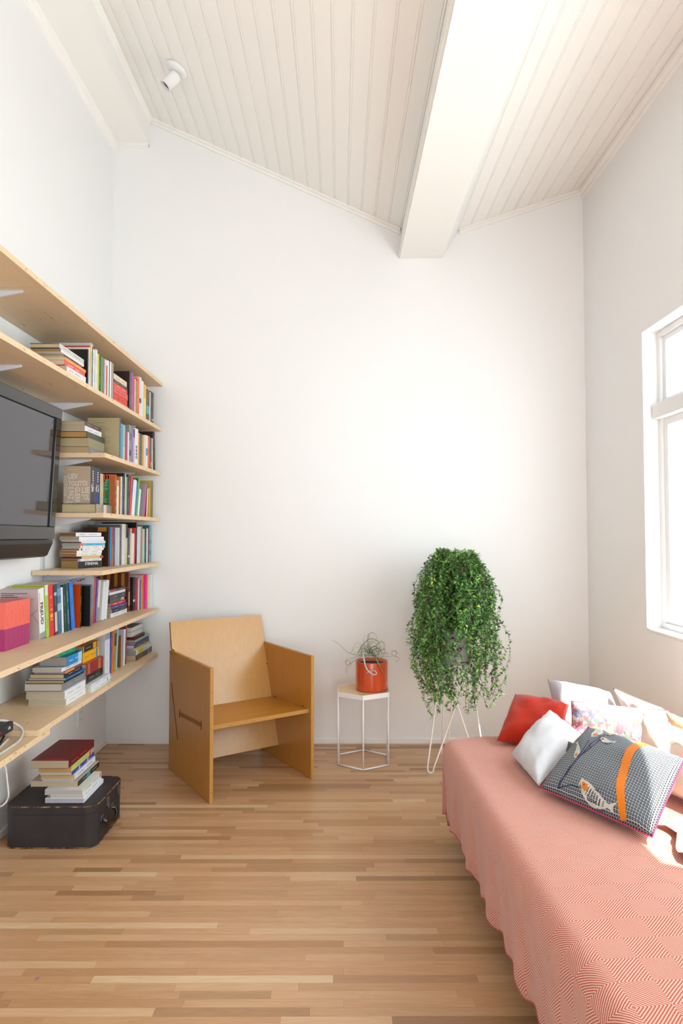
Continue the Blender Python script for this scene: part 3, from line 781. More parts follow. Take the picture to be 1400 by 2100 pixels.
# ---- fifth row
z5 = SH[5]; X5 = -1.305
ys = [Yat(v, -1.35, z5) for v in (9.0, 17.7, 28.3, 35.6, 43, 50.7, 60)]
cm, t, b = newmat('coral_over_magenta_cloth')
tc = N(t, 'ShaderNodeTexCoord'); sp = N(t, 'ShaderNodeSeparateXYZ'); L(t, tc.outputs['Object'], sp.inputs[0])
L(t, mix(t, mathn(t, 'GREATER_THAN', sp.outputs['Z'], 0.088), '#a82f6c', '#f06a5c'), b.inputs['Base Color']); b.inputs['Roughness'].default_value = .45
names = ['first', 'second', 'third', 'fourth', 'fifth', 'last']
for k in range(6):
    hh = .196
    r = thing('book', f'coral over magenta volume, {["nearest", "second nearest", "third nearest", "third farthest", "second farthest", "farthest"][k]} of six matching spines', 'book', (-1.35, ys[k], z5), group='six matching coral and magenta volumes')
    mk_book(r, ys[k + 1] - ys[k] - .0006, hh, .135, '#f06a5c', page='#b98590', title='#c04a48', seed=40 + k)
    for ch in r.children:
        if ch.name.startswith('cover'): ch.data.materials[0] = cm; ch.data.materials[1] = cm
row(5, z5, (-1.345, -1.300), [
    (81.5, 94.6, 1208, '#e9eaec', 'white FREUD', {'lean': -.11, 'cover': '#c9b8b8', 'w': .17, 'text': ('FREUD', '#23262c', .034, .5), 'rev': True, 'bands': [(0, .12, '#9a9a9c')], 'label': 'big white FREUD book with pale portrait cover, beside the coral volumes'}),
    (95.2, 102.3, 1200, '#a9cc56', 'lime', {'lean': -.11, 'cover': '#8fae1c', 'bands': [(.8, 1, '#d9dbe0')]}),
    (102.8, 112.8, 1200.5, '#e03434', 'bright red', {'lean': -.11, 'bands': [(.36, .43, '#efc038', .22), (.30, .335, '#e8a838', .25), (.74, .755, '#e8a838', .2), (.77, .785, '#e8a838', .3), (.50, .53, '#efc038', .3), (.60, .61, '#c9a24a', .25)], 'title': None}),
    (113.3, 118.8, 1198.5, '#3c3e44', 'dark grey', {'lean': -.105, 'bands': [(.06, .45, '#e0ccb8'), (.78, .84, '#a6d8d8')]}),
    (119.3, 127.8, 1196.5, '#3c6a94', 'blue photo', {'lean': -.10, 'bands': [(.45, .6, '#9ab6c8'), (.75, .9, '#6f9cc0')]}),
    (128.2, 132.4, 1204.5, '#ecedf0', 'thin white', {'lean': -.10, 'title': None}),
    (132.8, 138.3, 1198, '#1f4436', 'forest green', {'lean': -.12}),
    (138.8, 145.2, 1197, '#12565c', 'dark teal', {'lean': -.13, 'title': '#e8eef0'}),
    (146.6, 154.2, 1193.8, '#1479dc', 'royal blue', {'lean': -.165, 'title': '#8ad0f5', 'cover': '#0f3f8c'}),
    (163.6, 166.6, 1198.4, '#2e2a1e', 'orange-covered', {'cover': '#d2470f', 'w': .15, 'label': 'orange covered book with small print, right of the royal blue book', 'title': '#d9b82a'}),
    (184.2, 188.4, 1201.5, '#5a5c68', 'black-covered', {'cover': '#111011', 'w': .14, 'X': -1.285, 'label': 'black covered book with barcode, between the orange cover and crimson spine'}),
    (188.8, 194.4, 1186.5, '#b0242e', 'crimson', {'lean': .08, 'w': .20, 'cover': '#dcdade', 'label': 'tall crimson spined book with red-dotted white cover, fifth row'}),
    (194.8, 197.2, 1186.5, '#4a3fa8', 'indigo', {'lean': .1}),
    (197.6, 202, 1192, '#dcdad8', 'white grey-footed', {'lean': .14, 'bands': [(0, .35, '#93908c')], 'title': None}),
    (202.4, 206, 1194, '#b3aca0', 'stone grey', {'lean': .15, 'title': None}),
    (206.4, 212.6, 1195, '#e6e8ee', 'white with sky-blue cover', {'lean': .15, 'cover': '#7fabd4', 'title': None}),
    (213.4, 218.4, 1192, '#ecebf0', 'wide white', {'lean': .16, 'title': None})], 0.15, prevn='coral', nextn='stacked')
# details: portrait cover marks, dots, barcodes
def onlabel(s): return [o for o in COL.objects if o.get('label', '').startswith(s)][0]
r = onlabel('black covered'); bm = bmesh.new()
bx(bm, -.132, -.095, -.0006, 0, .010, .034)
obj('barcode', bm, plain('#dddde0', .5), r)
bm = bmesh.new(); rr = random.Random(2)
for q in range(9): bx(bm, -.128, -.128 + rr.uniform(.02, .036), -.0006, 0, .155 - q * .009, .157 - q * .009)
obj('cover_text', bm, plain('#8a8a90', .5), r)
r = onlabel('orange covered'); bm = bmesh.new(); rr = random.Random(3)
for q in range(11): bx(bm, -.142, -.142 + rr.uniform(.03, .085), -.0006, 0, .165 - q * .010 - (0.008 if q > 0 else 0), .1675 - q * .010 - (0.008 if q > 0 else 0))
obj('cover_text', bm, plain('#f0a890', .5), r)
r = onlabel('tall crimson'); T_ = 0
bm = bmesh.new(); rr = random.Random(9)
ych = [c for c in r.children if c.name.startswith('cover')][0]; y0c = min(v.co.y for v in ych.data.vertices); hc = max(v.co.z for v in ych.data.vertices)
for q in range(16):
    px_ = -.19 + rr.uniform(0, .15); pz = hc - rr.uniform(.006, .03); rad = rr.uniform(.001, .0045)
    vs = [bm.verts.new((px_ + rad * math.cos(a * PI / 5), y0c - .0006, pz + rad * math.sin(a * PI / 5))) for a in range(10)]; f = bm.faces.new(vs); f.material_index = q % 2
obj('cover_dots', bm, [plain('#1c1a1c', .5), plain('#b01c26', .5)], r)
bm = bmesh.new(); bx(bm, -.2, -.012, y0c - .0006, y0c, hc - .052, hc - .036); obj('cover_band', bm, plain('#1f74b4', .4), r)
r = onlabel('big white FREUD')
ych = [c for c in r.children if c.name.startswith('cover')][0]; hc = max(v.co.z for v in ych.data.vertices)
bm = bmesh.new(); rr = random.Random(12)
for q, wd in enumerate((.11, .06, .075)):
    p = -.165
    while p < -.165 + wd:
        qq = p + rr.uniform(.003, .009); bx(bm, p, qq, -.0006, 0, hc - .020 - q * .008, hc - .017 - q * .008); p = qq + .0015
obj('cover_text', bm, plain('#2b2730', .5), r)
bm = bmesh.new()
for pts in ([(-.062, .125), (-.045, .112), (-.025, .118), (-.004, .138)], [(-.045, .112), (-.052, .095), (-.050, .085)], [(-.03, .118), (-.014, .095), (-.002, .075)], [(-.06, .145), (-.052, .165), (-.036, .182), (-.014, .188)]):
    tube(bm, catmull([(p[0], -.0004, p[1]) for p in pts], 4), .0016, 4, flat=.4)
obj('portrait_lines', bm, plain('#8d6f66', .6), r)
bm = bmesh.new(); p = .55
for q in range(11): bx(bm, 0, .0004, .007, .016, hc * p, hc * (p + .022)); p += .034
obj('orange_title', bm, plain('#ee9a3c', .5), r)
stack(5, z5 + .0003, [
    (-1.298, 226.8, 260.3, .025, .135, '#eeedf0', 'white', {'page': '#b8ad98'}),
    (-1.290, 230.2, 259.2, .0215, .13, '#2c2e34', 'black', {'page': '#b8ad98', 'bands': [(.42, .68, '#243a56')]}),
    (-1.294, 227.6, 259.8, .0160, .13, '#5c3590', 'violet', {'page': '#b8a58c', 'title': '#6ad08a'}),
    (-1.300, 226.6, 257.4, .0160, .13, '#c8283c', 'carmine', {'page': '#b8a58c', 'title': '#f5e8ea'}),
    (-1.304, 225, 255, .0180, .13, '#55574c', 'olive grey', {'page': '#4a4a44', 'bands': [(.75, .98, '#c9a974')]}),
    (-1.302, 225.4, 257.6, .0280, .13, '#26282e', 'jet black', {'page': '#5a5852', 'bands': [(.42, .72, '#22405f')]}),
    (-1.304, 224.6, 256.8, .0150, .13, '#efeeee', 'bright white', {'page': '#cfc8bc'}),
    (-1.300, 227, 257, .0150, .13, '#2e2026', 'black pink-lettered', {'page': '#e6c8c4', 'bands': [(.02, .3, '#b03468')]})], 'fifth row stack')
row(5, z5, (-1.297, -1.221), [
    (262.6, 266, 1174, '#7a3c1e', 'striped brown', {'cover': '#5a1f10', 'w': .20, 'bands': [(.15, .5, '#caa06a')]}),
    (272.4, 280.4, 1184, '#2c2d33', 'broad black', {'cover': '#0f0f10', 'w': .12, 'bands': [(.27, .33, '#d9dadf')]}),
    (281.2, 284.2, 1185, '#bb4a5a', 'rose'),
    (284.4, 287, 1188, '#dfe0e6', 'greyish white'),
    (287.2, 288.4, 1189, '#3f4a70', 'thin navy', {'title': None}),
    (288.6, 291, 1180, '#9fb48a', 'moss', {'cover': '#b7b4ae', 'w': .2}),
    (291.3, 296, 1179.4, '#f0894a', 'tangerine', {'title': '#7a3c22'}),
    (296.3, 300.6, 1178.5, '#e6148c', 'fuchsia', {'bands': [(.08, .26, '#2a86c0')], 'title': None}),
    (300.8, 303.8, 1178, '#ee5aa0', 'candy pink', {'title': None}),
    (304, 306, 1178, '#e8d8b4', 'straw', {'title': None}),
    (306.2, 308.6, 1177.8, '#c8e0bc', 'pale mint', {'title': None}),
    (308.8, 311.4, 1177.7, '#dbe6ea', 'pale ice blue', {'title': None})], 0.14, prevn='stacked')
r = onlabel('striped brown'); bm = bmesh.new()
ych = [c for c in r.children if c.name.startswith('cover')][0]; hc = max(v.co.z for v in ych.data.vertices)
for q in range(5): bx(bm, -.22 + q * .044, -.20 + q * .044, -.0006, 0, hc * .62, hc * .98)
obj('cover_stripes', bm, plain('#b0741c', .5), r)
text_mesh('DELL', .03, plain('#e0d8d4', .5), r, (-.06, -.0008, hc * .545), (-1, 0, 0), (0, 0, -1), name='cover_lettering')
bm = bmesh.new()
for zz in (.61, .57): bx(bm, -.22, -.004, -.0006, 0, hc * zz, hc * zz + .0012)
obj('cover_rules', bm, plain('#c9a9a0', .5), r)
# ---- bottom row
z6 = SH[6]
stack(6, z6 + .0003, [
    (-1.212, 135.7, 175.6, .0280, .168, '#e9eaee', 'white', {'page': '#c9bda4', 'title': '#9aa0a8'}),
    (-1.216, 133, 175, .0355, .172, '#eaebef', 'broad white', {'page': '#c6baa2', 'title': '#9aa0a8'}),
    (-1.224, 128, 174.4, .0340, .170, '#84858c', 'grey hardcover', {'hard': True, 'page': '#cfc8ba', 'cover': '#6a6b72'}),
    (-1.220, 131, 172, .0110, .172, '#1e2c38', 'thin blue-black', {'page': '#c0a47c'}),
    (-1.214, 135, 175, .0090, .165, '#136a9c', 'thin peacock blue', {'page': '#c8b088'}),
    (-1.222, 131, 168, .0175, .150, '#232a3a', 'midnight', {'page': '#c6b48f'}),
    (-1.218, 134, 167, .0105, .14, '#7a3a52', 'plum and orange', {'page': '#a295a4', 'bands': [(.0, .55, '#e8862c')]}),
    (-1.228, 126.5, 167, .0170, .13, '#eeeef2', 'polar white', {'page': '#c6bba6'}),
    (-1.218, 138, 168.4, .0430, .125, '#1791d4', 'thick bright blue', {'hard': True, 'page': '#a9a199', 'cover': '#136a96', 'title': '#e6f2fa', 'bands': [(.72, .98, '#a9d8ee')]}),
    (-1.250, 122, 151, .0220, .10, '#149a70', 'small emerald', {'page': '#b3aa96', 'title': '#7fd8b4', 'rz': -.06})], 'bottom row left stack')
stack(6, z6 + .0003, [
    (-1.188, 187, 226, .0115, .20, '#e4e7ea', 'white magazine', {'label': 'lowest of three thin white magazines, bottom row, under the black box', 'bands': [(.8, 1, '#9ccfd4')]}),
    (-1.192, 186.5, 227, .0115, .20, '#e2e6ea', 'white magazine', {'label': 'middle of three thin white magazines, bottom row', 'bands': [(.8, .84, '#3f8a4a')]}),
    (-1.196, 186, 226, .0115, .20, '#dfe3e8', 'white magazine', {'label': 'upper of three thin white magazines, directly under the black volume'}),
    (-1.222, 178, 211, .0400, .16, '#232225', 'black volume', {'hard': True, 'bands': [(.62, .78, '#3e4040')], 'label': 'black volume lying beneath the red leather hardback, bottom row'}),
    (-1.222, 177, 211.5, .0550, .14, '#9a2f38', 'red leather', {'hard': True, 'label': 'thick red leather hardback lying between yellow book and black volume', 'bands': [(.1, .12, '#c9a15c'), (.17, .19, '#c9a15c'), (.70, .84, '#b5793a')], 'title': None}),
    (-1.245, 169.5, 203, .0480, .12, '#f2b010', 'yellow', {'label': 'thick yellow textbook lying on the red leather hardback, bottom row', 'bands': [(.8, .9, '#2c8fd0')], 'title': '#6b4c08'}),
    (-1.250, 170, 203, .0300, .115, '#1c1b1c', 'black and yellow', {'label': 'black and yellow paperback on top of the thick yellow textbook', 'page': '#a8a197', 'cover': '#c87c10', 'bands': [(.0, .05, '#f0b418'), (.62, .8, '#f0b418'), (.8, .88, '#b04a60'), (.88, 1, '#b3a83a')]})], 'bottom row middle stack')
row(6, z6, (-1.245, -1.252), [
    (214.2, 224.4, 1270, '#e3e4ea', 'tall wide white', {'w': .14, 'cover': '#cfcdd8', 'h': .25, 'bands': [(.78, .92, '#9aa0a8')]}),
    (224.6, 228, 1285, '#3f55a6', 'cobalt', {'lean': .05, 'h': .235}),
    (228.4, 231.6, 1287, '#ee6a18', 'flame orange', {'lean': .06, 'h': .235}),
    (232, 236.6, 1290, '#a3923c', 'brass', {'lean': .08, 'h': .23, 'bands': [(.6, .9, '#4a4320')]}),
    (237, 239.6, 1290, '#9fc6d2', 'powder blue', {'lean': .1, 'h': .235, 'title': None}),
    (247.2, 250.2, 1304, '#c08a5c', 'kraft brown', {'cover': '#7a5430', 'w': .12, 'title': None}),
    (252.2, 255.8, 1292, '#e9e9ee', 'tidy white', {'cover': '#bfc0d0', 'w': .16, 'lean': .04, 'title': None}),
    (256.4, 258.6, 1270, '#8c2436', 'burgundy', {'lean': .03, 'w': .13, 'h': .24})], 0.15, prevn='yellow', nextn='stacked')
stack(6, z6 + .0003, [
    (-1.222, 278.4, 311, .0320, .15, '#2a2422', 'black pictured', {'page': '#c4ac84', 'bands': [(.1, .4, '#7a4a20'), (.7, .9, '#8a7868')], 'title': None}),
    (-1.222, 279, 308, .0290, .15, '#dcdfe0', 'pale yellow-labelled', {'page': '#9c948e', 'bands': [(.12, .5, '#d6cf4a')]}),
    (-1.234, 274, 305.5, .0110, .14, '#d9bc5c', 'straw yellow', {'page': '#a99a98'}),
    (-1.232, 275, 305, .0200, .14, '#1f2026', 'ink black', {'page': '#c4bcd0'}),
    (-1.230, 277, 305, .0130, .14, '#4a3484', 'royal purple', {'page': '#a884a0'}),
    (-1.232, 277, 306, .0130, .14, '#86b8a4', 'sea green', {'page': '#b4926a'}),
    (-1.236, 276, 297, .0190, .13, '#e2dcd0', 'ivory', {'page': '#5e1c1c', 'fore': True, 'cover': '#4a1518'}),
    (-1.250, 270, 292, .0300, .12, '#2e2624', 'flame-pictured', {'page': '#dcdad0', 'fore': True, 'cover': '#70281a'}),
    (-1.250, 270, 292, .0260, .12, '#6f6a68', 'grey brown-topped', {'page': '#dedcd2', 'fore': True, 'cover': '#55483f'})], 'bottom row right stack')
# ================================================================== SUITCASE + STACK
sc = thing('suitcase', 'old black fibre suitcase with scuffed tan edges lying flat on the floor', 'suitcase', (0, 0, 0))
def rrect(x0, x1, y0, y1, r, n=8):
    pts = []
    for cx, cy_, a0 in ((x1 - r, y1 - r, 0), (x0 + r, y1 - r, 90), (x0 + r, y0 + r, 180), (x1 - r, y0 + r, 270)):
        for k in range(n + 1):
            a = math.radians(a0 + 90 * k / n); pts.append((cx + r * math.cos(a), cy_ + r * math.sin(a)))
    return pts
sm, t, b = newmat('black_fibreboard')
v = coords(t, scale=(1, 1, 1)); n1 = noisen(t, v, 9, 4, .6); n2 = noisen(t, v, 160, 3)
L(t, ramp(t, n1, [(0.2, '#211d1f'), (0.6, '#2c282b'), (0.9, '#3d383b')]), b.inputs['Base Color']); b.inputs['Roughness'].default_value = .55
bump(t, b, n2, .25, .0008)
rm, t, b = newmat('scuffed_rim')
n1 = noisen(t, coords(t), 38, 5, .75)
L(t, ramp(t, n1, [(0.44, '#2a2526'), (0.53, '#8a5c34'), (0.62, '#c08a58')]), b.inputs['Base Color']); b.inputs['Roughness'].default_value = .8
SX0, SX1, SY0, SY1, SHh = -1.452, -1.052, 2.800, 3.150, .178
bm = bmesh.new(); prism(bm, rrect(SX0, SX1, SY0, SY1, .055), 0.002, .144); obj('base_shell', bm, sm, sc)
bm = bmesh.new(); prism(bm, rrect(SX0 - .002, SX1 + .002, SY0 - .002, SY1 + .002, .057), .146, SHh); obj('lid', bm, sm, sc)
bm = bmesh.new(); tube(bm, [(p[0], p[1], SHh - .0005) for p in rrect(SX0 - .001, SX1 + .001, SY0 - .001, SY1 + .001, .056, 12)], .0026, 6, closed=True)
obj('worn_rim', bm, rm, sc)
bm = bmesh.new(); tube(bm, [(p[0], p[1], .004) for p in rrect(SX0, SX1, SY0, SY1, .055, 12)], .0022, 6, closed=True)
obj('worn_rim', bm, rm, sc)
M_blk = plain('#0d0c0c', .15, 0, .6, .6); M_steel = plain('#6f6e70', .4, .8)
bm = bmesh.new(); tube(bm, catmull([(SX1, 2.872, .098), (SX1 + .018, 2.870, .090), (SX1 + .029, 2.885, .070), (SX1 + .032, 2.933, .058), (SX1 + .029, 2.98, .070), (SX1 + .018, 2.996, .090), (SX1, 2.994, .098)], 6), .0105, 10, flat=.8)
obj('handle', bm, M_blk, sc, True)
for yy in (2.872, 2.994):
    bm = bmesh.new(); bx(bm, SX1 - .001, SX1 + .004, yy - .014, yy + .014, .09, .116, bev=.002); obj('handle_mount', bm, M_steel, sc)
for yy in (2.873, 3.012):
    bm = bmesh.new(); bx(bm, SX1 - .001, SX1 + .006, yy + .05, yy + .078, .128, .168, bev=.002); bx(bm, SX1 + .004, SX1 + .010, yy + .058, yy + .07, .118, .146, bev=.002)
    obj('latch', bm, M_steel, sc)
zs = SHh + .0025
stack(7, zs, [
    (-1.118, 172, 212, .0190, .17, '#eceef2', 'white', {'page': '#bcbacb'}),
    (-1.122, 171, 208, .0130, .145, '#e6eaee', 'thin white', {'page': '#c9c2ae'}),
    (-1.126, 169, 207.5, .0220, .165, '#e4e2d8', 'off-white', {'page': '#bcb8b8', 'bands': [(.9, .96, '#d06a66')]}),
    (-1.160, 160, 203.4, .0235, .21, '#1d1b1b', 'large black-spined', {'page': '#c3b292', 'cover': '#c8bda6', 'bands': [(.4, .55, '#2c8c9c')]}),
    (-1.185, 147, 186, .0110, .13, '#c9d2da', 'thin pale grey', {'page': '#b9b6c0'}),
    (-1.168, 153.5, 195.4, .0240, .15, '#dfe3ee', 'white blue-lettered', {'page': '#c9ae7e', 'title': '#2a3c70'}),
    (-1.175, 147.5, 193, .0150, .14, '#2a3c9c', 'dark blue', {'page': '#c9b894', 'bands': [(.3, .34, '#e6e6ea'), (.68, .72, '#e6e6ea')], 'title': '#e0805a'}),
    (-1.177, 146.7, 189, .0230, .145, '#c6d070', 'yellow-green', {'page': '#c49a62', 'bands': [(.84, .95, '#d04a70')]}),
    (-1.180, 141, 193, .0330, .165, '#6a1f26', 'dark red', {'page': '#b8a98c', 'label': 'thick dark red paperback on top of the pile on the suitcase', 'title': '#e04048'})], 'pile on the suitcase')
r = onlabel('thick dark red paperback'); 
bm = bmesh.new(); rr = random.Random(6); p = -.155
while p < -.02:
    q = p + rr.uniform(.006, .013); bx(bm, p, q, .006, .024, .033, .0336); p = q + .003
obj('cover_lettering', bm, plain('#b8222c', .5), r)

# ================================================================== TELEVISION
tv = thing('television', 'black flat screen television on the left wall between the shelves', 'television', (-1.342, 3.05, 1.952), (0, math.radians(2.8), 0))
M_gloss = plain('#161618', .12, 0, .5, 0.5); M_tvb = plain('#1c1c20', .45)
Wt, Ht = 1.06, .622
bm = bmesh.new(); bx(bm, -.085, 0, -Wt, 0, -Ht - .0, 0, bev=.006); obj('rear_housing', bm, M_tvb, tv)
bm = bmesh.new(); bz = .052
for d in ((-Wt, 0, -bz, 0), (-Wt, 0, -Ht, -Ht + .058), (-Wt, -Wt + bz, -Ht + .058, -bz), (-bz, 0, -Ht + .058, -bz)): bx(bm, .0005, .012, *d, bev=.003, segs=2)
obj('bezel', bm, M_gloss, tv)
scm, t, b = newmat('dark_lcd_panel'); b.inputs['Roughness'].default_value = .10; b.inputs['Specular IOR Level'].default_value = .9; b.inputs['Coat Weight'].default_value = .4
L(t, ramp(t, noisen(t, coords(t), 60, 2), [(0, '#2c2d38'), (1, '#30313c')]), b.inputs['Base Color'])
bm = bmesh.new(); bx(bm, .0005, .004, -Wt + bz, -bz - .012, -Ht + .062, -bz - .004); obj('screen', bm, scm, tv)
bm = bmesh.new(); bx(bm, .0005, .006, -bz - .011, -bz, -Ht + .06, -bz); obj('screen_gasket', bm, plain('#050505', .6), tv)
bm = bmesh.new()
P = [(.010, -Ht - .002), (-.06, -Ht - .002), (-.06, -Ht - .075), (-.028, -Ht - .086), (-.012, -Ht - .078), (.010, -Ht - .02)]
prism_y(bm, P, -Wt + .02, -.012); obj('speaker_bar', bm, plain('#17171c', .35), tv)
bm = bmesh.new(); rr = random.Random(1)
for q in range(9): bx(bm, -.0135, -.0125, -.42 + q * .014, -.412 + q * .014, -Ht - .076, -Ht - .072)
obj('maker_lettering', bm, plain('#6c6c72', .5), tv)
box('wall_mount', (-.148, -.085, -.50, -.12, -.5, -.15), plain('#2c2c2e', .6), tv)

# ================================================================== ITEMS ON LOWEST SHELF (near end)
zb = SH[6] - .0232
bk = thing('box', 'black cardboard box with red lettering at the left edge of the lowest shelf', 'box', (-1.255, 2.243, zb + .028), (math.radians(0), 0, math.radians(0)))
box('box_body', (-.20, 0, 0, .245, 0, .036), plain('#202228', .4), bk, .004)
text_mesh('gera', .020, plain('#e0344c', .5), bk, (.0006, .140, .018), (0, 1, 0), (0, 0, 1), name='red_lettering')
bm = bmesh.new(); tube(bm, [(.0008, .205, .014), (.0008, .214, .024)], .002, 5); tube(bm, [(.0008, .220, .012), (.0008, .214, .022)], .0015, 5); obj('emblem', bm, plain('#dfe2e6', .5), bk)
cyb = thing('booklet', 'light blue booklet lying on the black box at the left edge', 'booklet', (-1.285, 2.15, zb + .066), (0, 0, .1))
mk_book(cyb, .008, .24, .15, '#7cc8dc', flat=True, title=None, page='#d8e6ea', seed=3)
base = thing('router', 'flat dark grey device under the black box on the lowest shelf', 'device', (-1.30, 2.08, zb))
box('housing', (-.15, 0, 0, .32, 0, .0275), plain('#19191c', .4), base, .004)
def cable(label, pts, r, col, n=8):
    bm = bmesh.new(); tube(bm, catmull(pts, n), r, 8); o = obj('cable', bm, plain(col, .4), None, True); tag(o, label, 'cable', 'cables at the left edge'); return o
def pz(x, y, Z): return tuple(onZ(x, y, Z))
cable('thick pale grey cable looping around the black box', [(-1.44, 2.08, zb + .085), (-1.375, 2.30, zb + .088), (-1.30, 2.455, zb + .075), (-1.238, 2.505, zb + .035), (-1.205, 2.44, zb + .008), (-1.20, 2.30, zb + .0055), (-1.20, 2.15, zb + .0055), (-1.21, 2.02, zb + .006)], .0052, '#c9c5c0')
cable('thin white cable on the plank beneath the black box', [(-1.26, 2.46, zb + .004), (-1.245, 2.38, zb + .003), (-1.225, 2.25, zb + .003), (-1.22, 2.1, zb + .003)], .003, '#e6e6e8')
cable('black cable on the plank beneath the black box', [(-1.285, 2.47, zb + .028), (-1.27, 2.44, zb + .012), (-1.243, 2.33, zb + .005), (-1.24, 2.2, zb + .005)], .0045, '#141414')
pp = [(6, 1545, -1.30), (8, 1565, -1.30), (12.4, 1579, -1.30), (15, 1603, -1.30), (17.6, 1629, -1.30), (15, 1640, -1.31), (8.6, 1649, -1.32), (0, 1653, -1.34), (-12, 1640, -1.38), (-20, 1600, -1.42)]
cp = []
for x, y_, X in pp:
    d = ray(x, y_); tt = X / d.x; cp.append((X, d.y * tt, min(H + d.z * tt, zb - TH - .003)))
cable('white cable hanging in a loop below the lowest shelf', cp, .0032, '#e9e9ec')

# ================================================================== CHAIR
ch = thing('armchair', 'boxy amber plywood armchair of slotted panels facing right, by the back wall', 'armchair', (-.655, 3.255, 0), (0, 0, math.atan2(.555, .832)))
def panel(name, x0, x1, y0, y1, z0, z1):
    bm = bmesh.new(); fs = bx(bm, x0, x1, y0, y1, z0, z1)
    for f in fs:
        c = f.calc_center_median()
        if abs(c.x - (x0 + x1) / 2) < 1e-4: f.material_index = 1
    bmesh.ops.bevel(bm, geom=list(bm.edges), offset=.0008, segments=1, affect='EDGES')
    return obj(name, bm, [M_chair, M_chairedge], ch)
PTH = .019; CW = .613; CD = .615
sl = panel('side_panel', 0, PTH, 0, CD, 0.001, .675); sr = panel('side_panel', CW - PTH, CW, 0, CD, 0.001, .675)
sa = math.atan2(.022, .43)
bm = bmesh.new(); y0s, y1s = .022, .470
def seatz(y): return .380 - (y - .022) / .45 * .022
vs = []
fs = bx(bm, PTH - .002, CW - PTH + .002, y0s, y1s, -.0205, 0)
for v in bm.verts: v.co.z += seatz(v.co.y)
for f in fs:
    c = f.calc_center_median()
    if abs(c.y - y0s) < 1e-4: f.material_index = 1
obj('seat', bm, [ply_mat('amber_seat_plywood', '#c4862f', '#a5661a', 'x', .28, .4, False, .8), M_seatedge], ch)
def bky(z): return .378 + .34 * (z - .086)
bm = bmesh.new()
O = [(PTH - .002, .086), (CW - PTH + .002, .086), (CW - PTH + .002, .68), (CW - .008, .69), (CW - .012, .838), (.008, .838), (.003, .69), (PTH - .002, .68)]
a = [bm.verts.new((x, bky(z), z)) for x, z in O]; b_ = [bm.verts.new((x, bky(z) + .019, z - .006)) for x, z in O]
bm.faces.new(a); bm.faces.new(b_[::-1])
for i in range(8): bm.faces.new((a[i], b_[i], b_[(i + 1) % 8], a[(i + 1) % 8])).material_index = 1
obj('backrest', bm, [ply_mat('amber_back_plywood', '#d2a35e', '#b87c34', 'z', .30, .45, False, .7), M_chairedge], ch)
# through tenon and slot seen on the side panel
M_dk = plain('#4a2812', .6)
bm = bmesh.new()
vs = [bm.verts.new(p) for p in ((-.0008, .115, seatz(.115) - .022), (-.0008, .435, seatz(.435) - .022), (-.0008, .435, seatz(.435) + .001), (-.0008, .115, seatz(.115) + .001))]; bm.faces.new(vs)
obj('seat_tenon', bm, plyedge_mat('tenon_edge', '#9a6630', '#5a3216', 'Z', .02, 7), sl)
bm = bmesh.new()
for yy in (.113, .437): tube(bm, [(-.001, yy, seatz(yy) - .034), (-.001, yy, seatz(yy) + .012)], .0022, 5)
tube(bm, [(-.0003, bky(.2) + .05, .2), (-.0003, bky(.494) + .06, .494)], .0022, 5)
obj('slot_lines', bm, M_dk, sl)
bm = bmesh.new()
for p in ((CW - PTH - .001, bky(.55) - .004, .545), (CW - PTH - .001, bky(.23) - .004, .235), (CW - PTH - .001, .42, seatz(.42) + .004), (CW - PTH - .001, .09, seatz(.09) + .004)):
    bmesh.ops.create_icosphere(bm, subdivisions=1, radius=.0045, matrix=Matrix.Translation(p))
obj('slot_holes', bm, plain('#2c160a', .7), sr)

# ================================================================== HEX SIDE TABLE + RED POT
hx, hy = .139, 3.877
tb = thing('side_table', 'small hexagonal side table with white wire frame and wooden top', 'side table', (hx, hy, 0), (0, 0, math.radians(-2)))
R = .176
hp = [(R * math.cos(math.radians(30 + 60 * k + 0)), R * math.sin(math.radians(30 + 60 * k))) for k in range(6)]
hp = [(R * math.sin(math.radians(60 * k)), -R * math.cos(math.radians(60 * k))) for k in range(6)]
bm = bmesh.new(); prism(bm, [(p[0] * .975, p[1] * .975) for p in hp], .408, .423); obj('table_top', bm, ply_mat('pale_table_wood', '#efcf9c', '#d6aa70', 'x', .35, .2, False, .6), tb)
bm = bmesh.new()
for k in range(6):
    a, b_ = Vector(hp[k]), Vector(hp[(k + 1) % 6]); n = ((a + b_) / 2).normalized() * .004
    q = [a, b_, b_ * .978, a * .978]
    prism(bm, [(v.x, v.y) for v in q], .400, .427)
obj('rim', bm, M_white, tb)
for k in range(6):
    p = Vector(hp[k]) * .965; q = Vector(hp[(k + 1) % 6]) * .965
    bm = bmesh.new(); tube(bm, [(p.x, p.y, .006), (p.x, p.y, .402)], .0045, 8); obj('leg', bm, M_white, tb)
    bm = bmesh.new(); tube(bm, [(p.x, p.y, .0055), (q.x, q.y, .0055)], .0048, 8); obj('base_rail', bm, M_white, tb)
pot = thing('potted_plant', 'curly grey-green air plant in a glossy orange-red pot on the side table', 'plant', (.190, 3.872, .4235))
bm = bmesh.new()
lathe(bm, [(0, 0), (.088, 0), (.0935, .004), (.095, .012), (.096, .168), (.095, .172), (.0915, .172), (.091, .15), (0, .15)], 48)
om, t, b = newmat('orange_red_glaze'); b.inputs['Roughness'].default_value = .22; b.inputs['Coat Weight'].default_value = .4
L(t, ramp(t, noisen(t, coords(t), 8, 2), [(0, '#c64a24'), (1, '#d2542c')]), b.inputs['Base Color'])
obj('pot', bm, om, pot)
bm = bmesh.new(); lathe(bm, [(0, .158), (.04, .156), (.09, .152)], 32); obj('soil', bm, plain('#2a1c14', .9), pot)
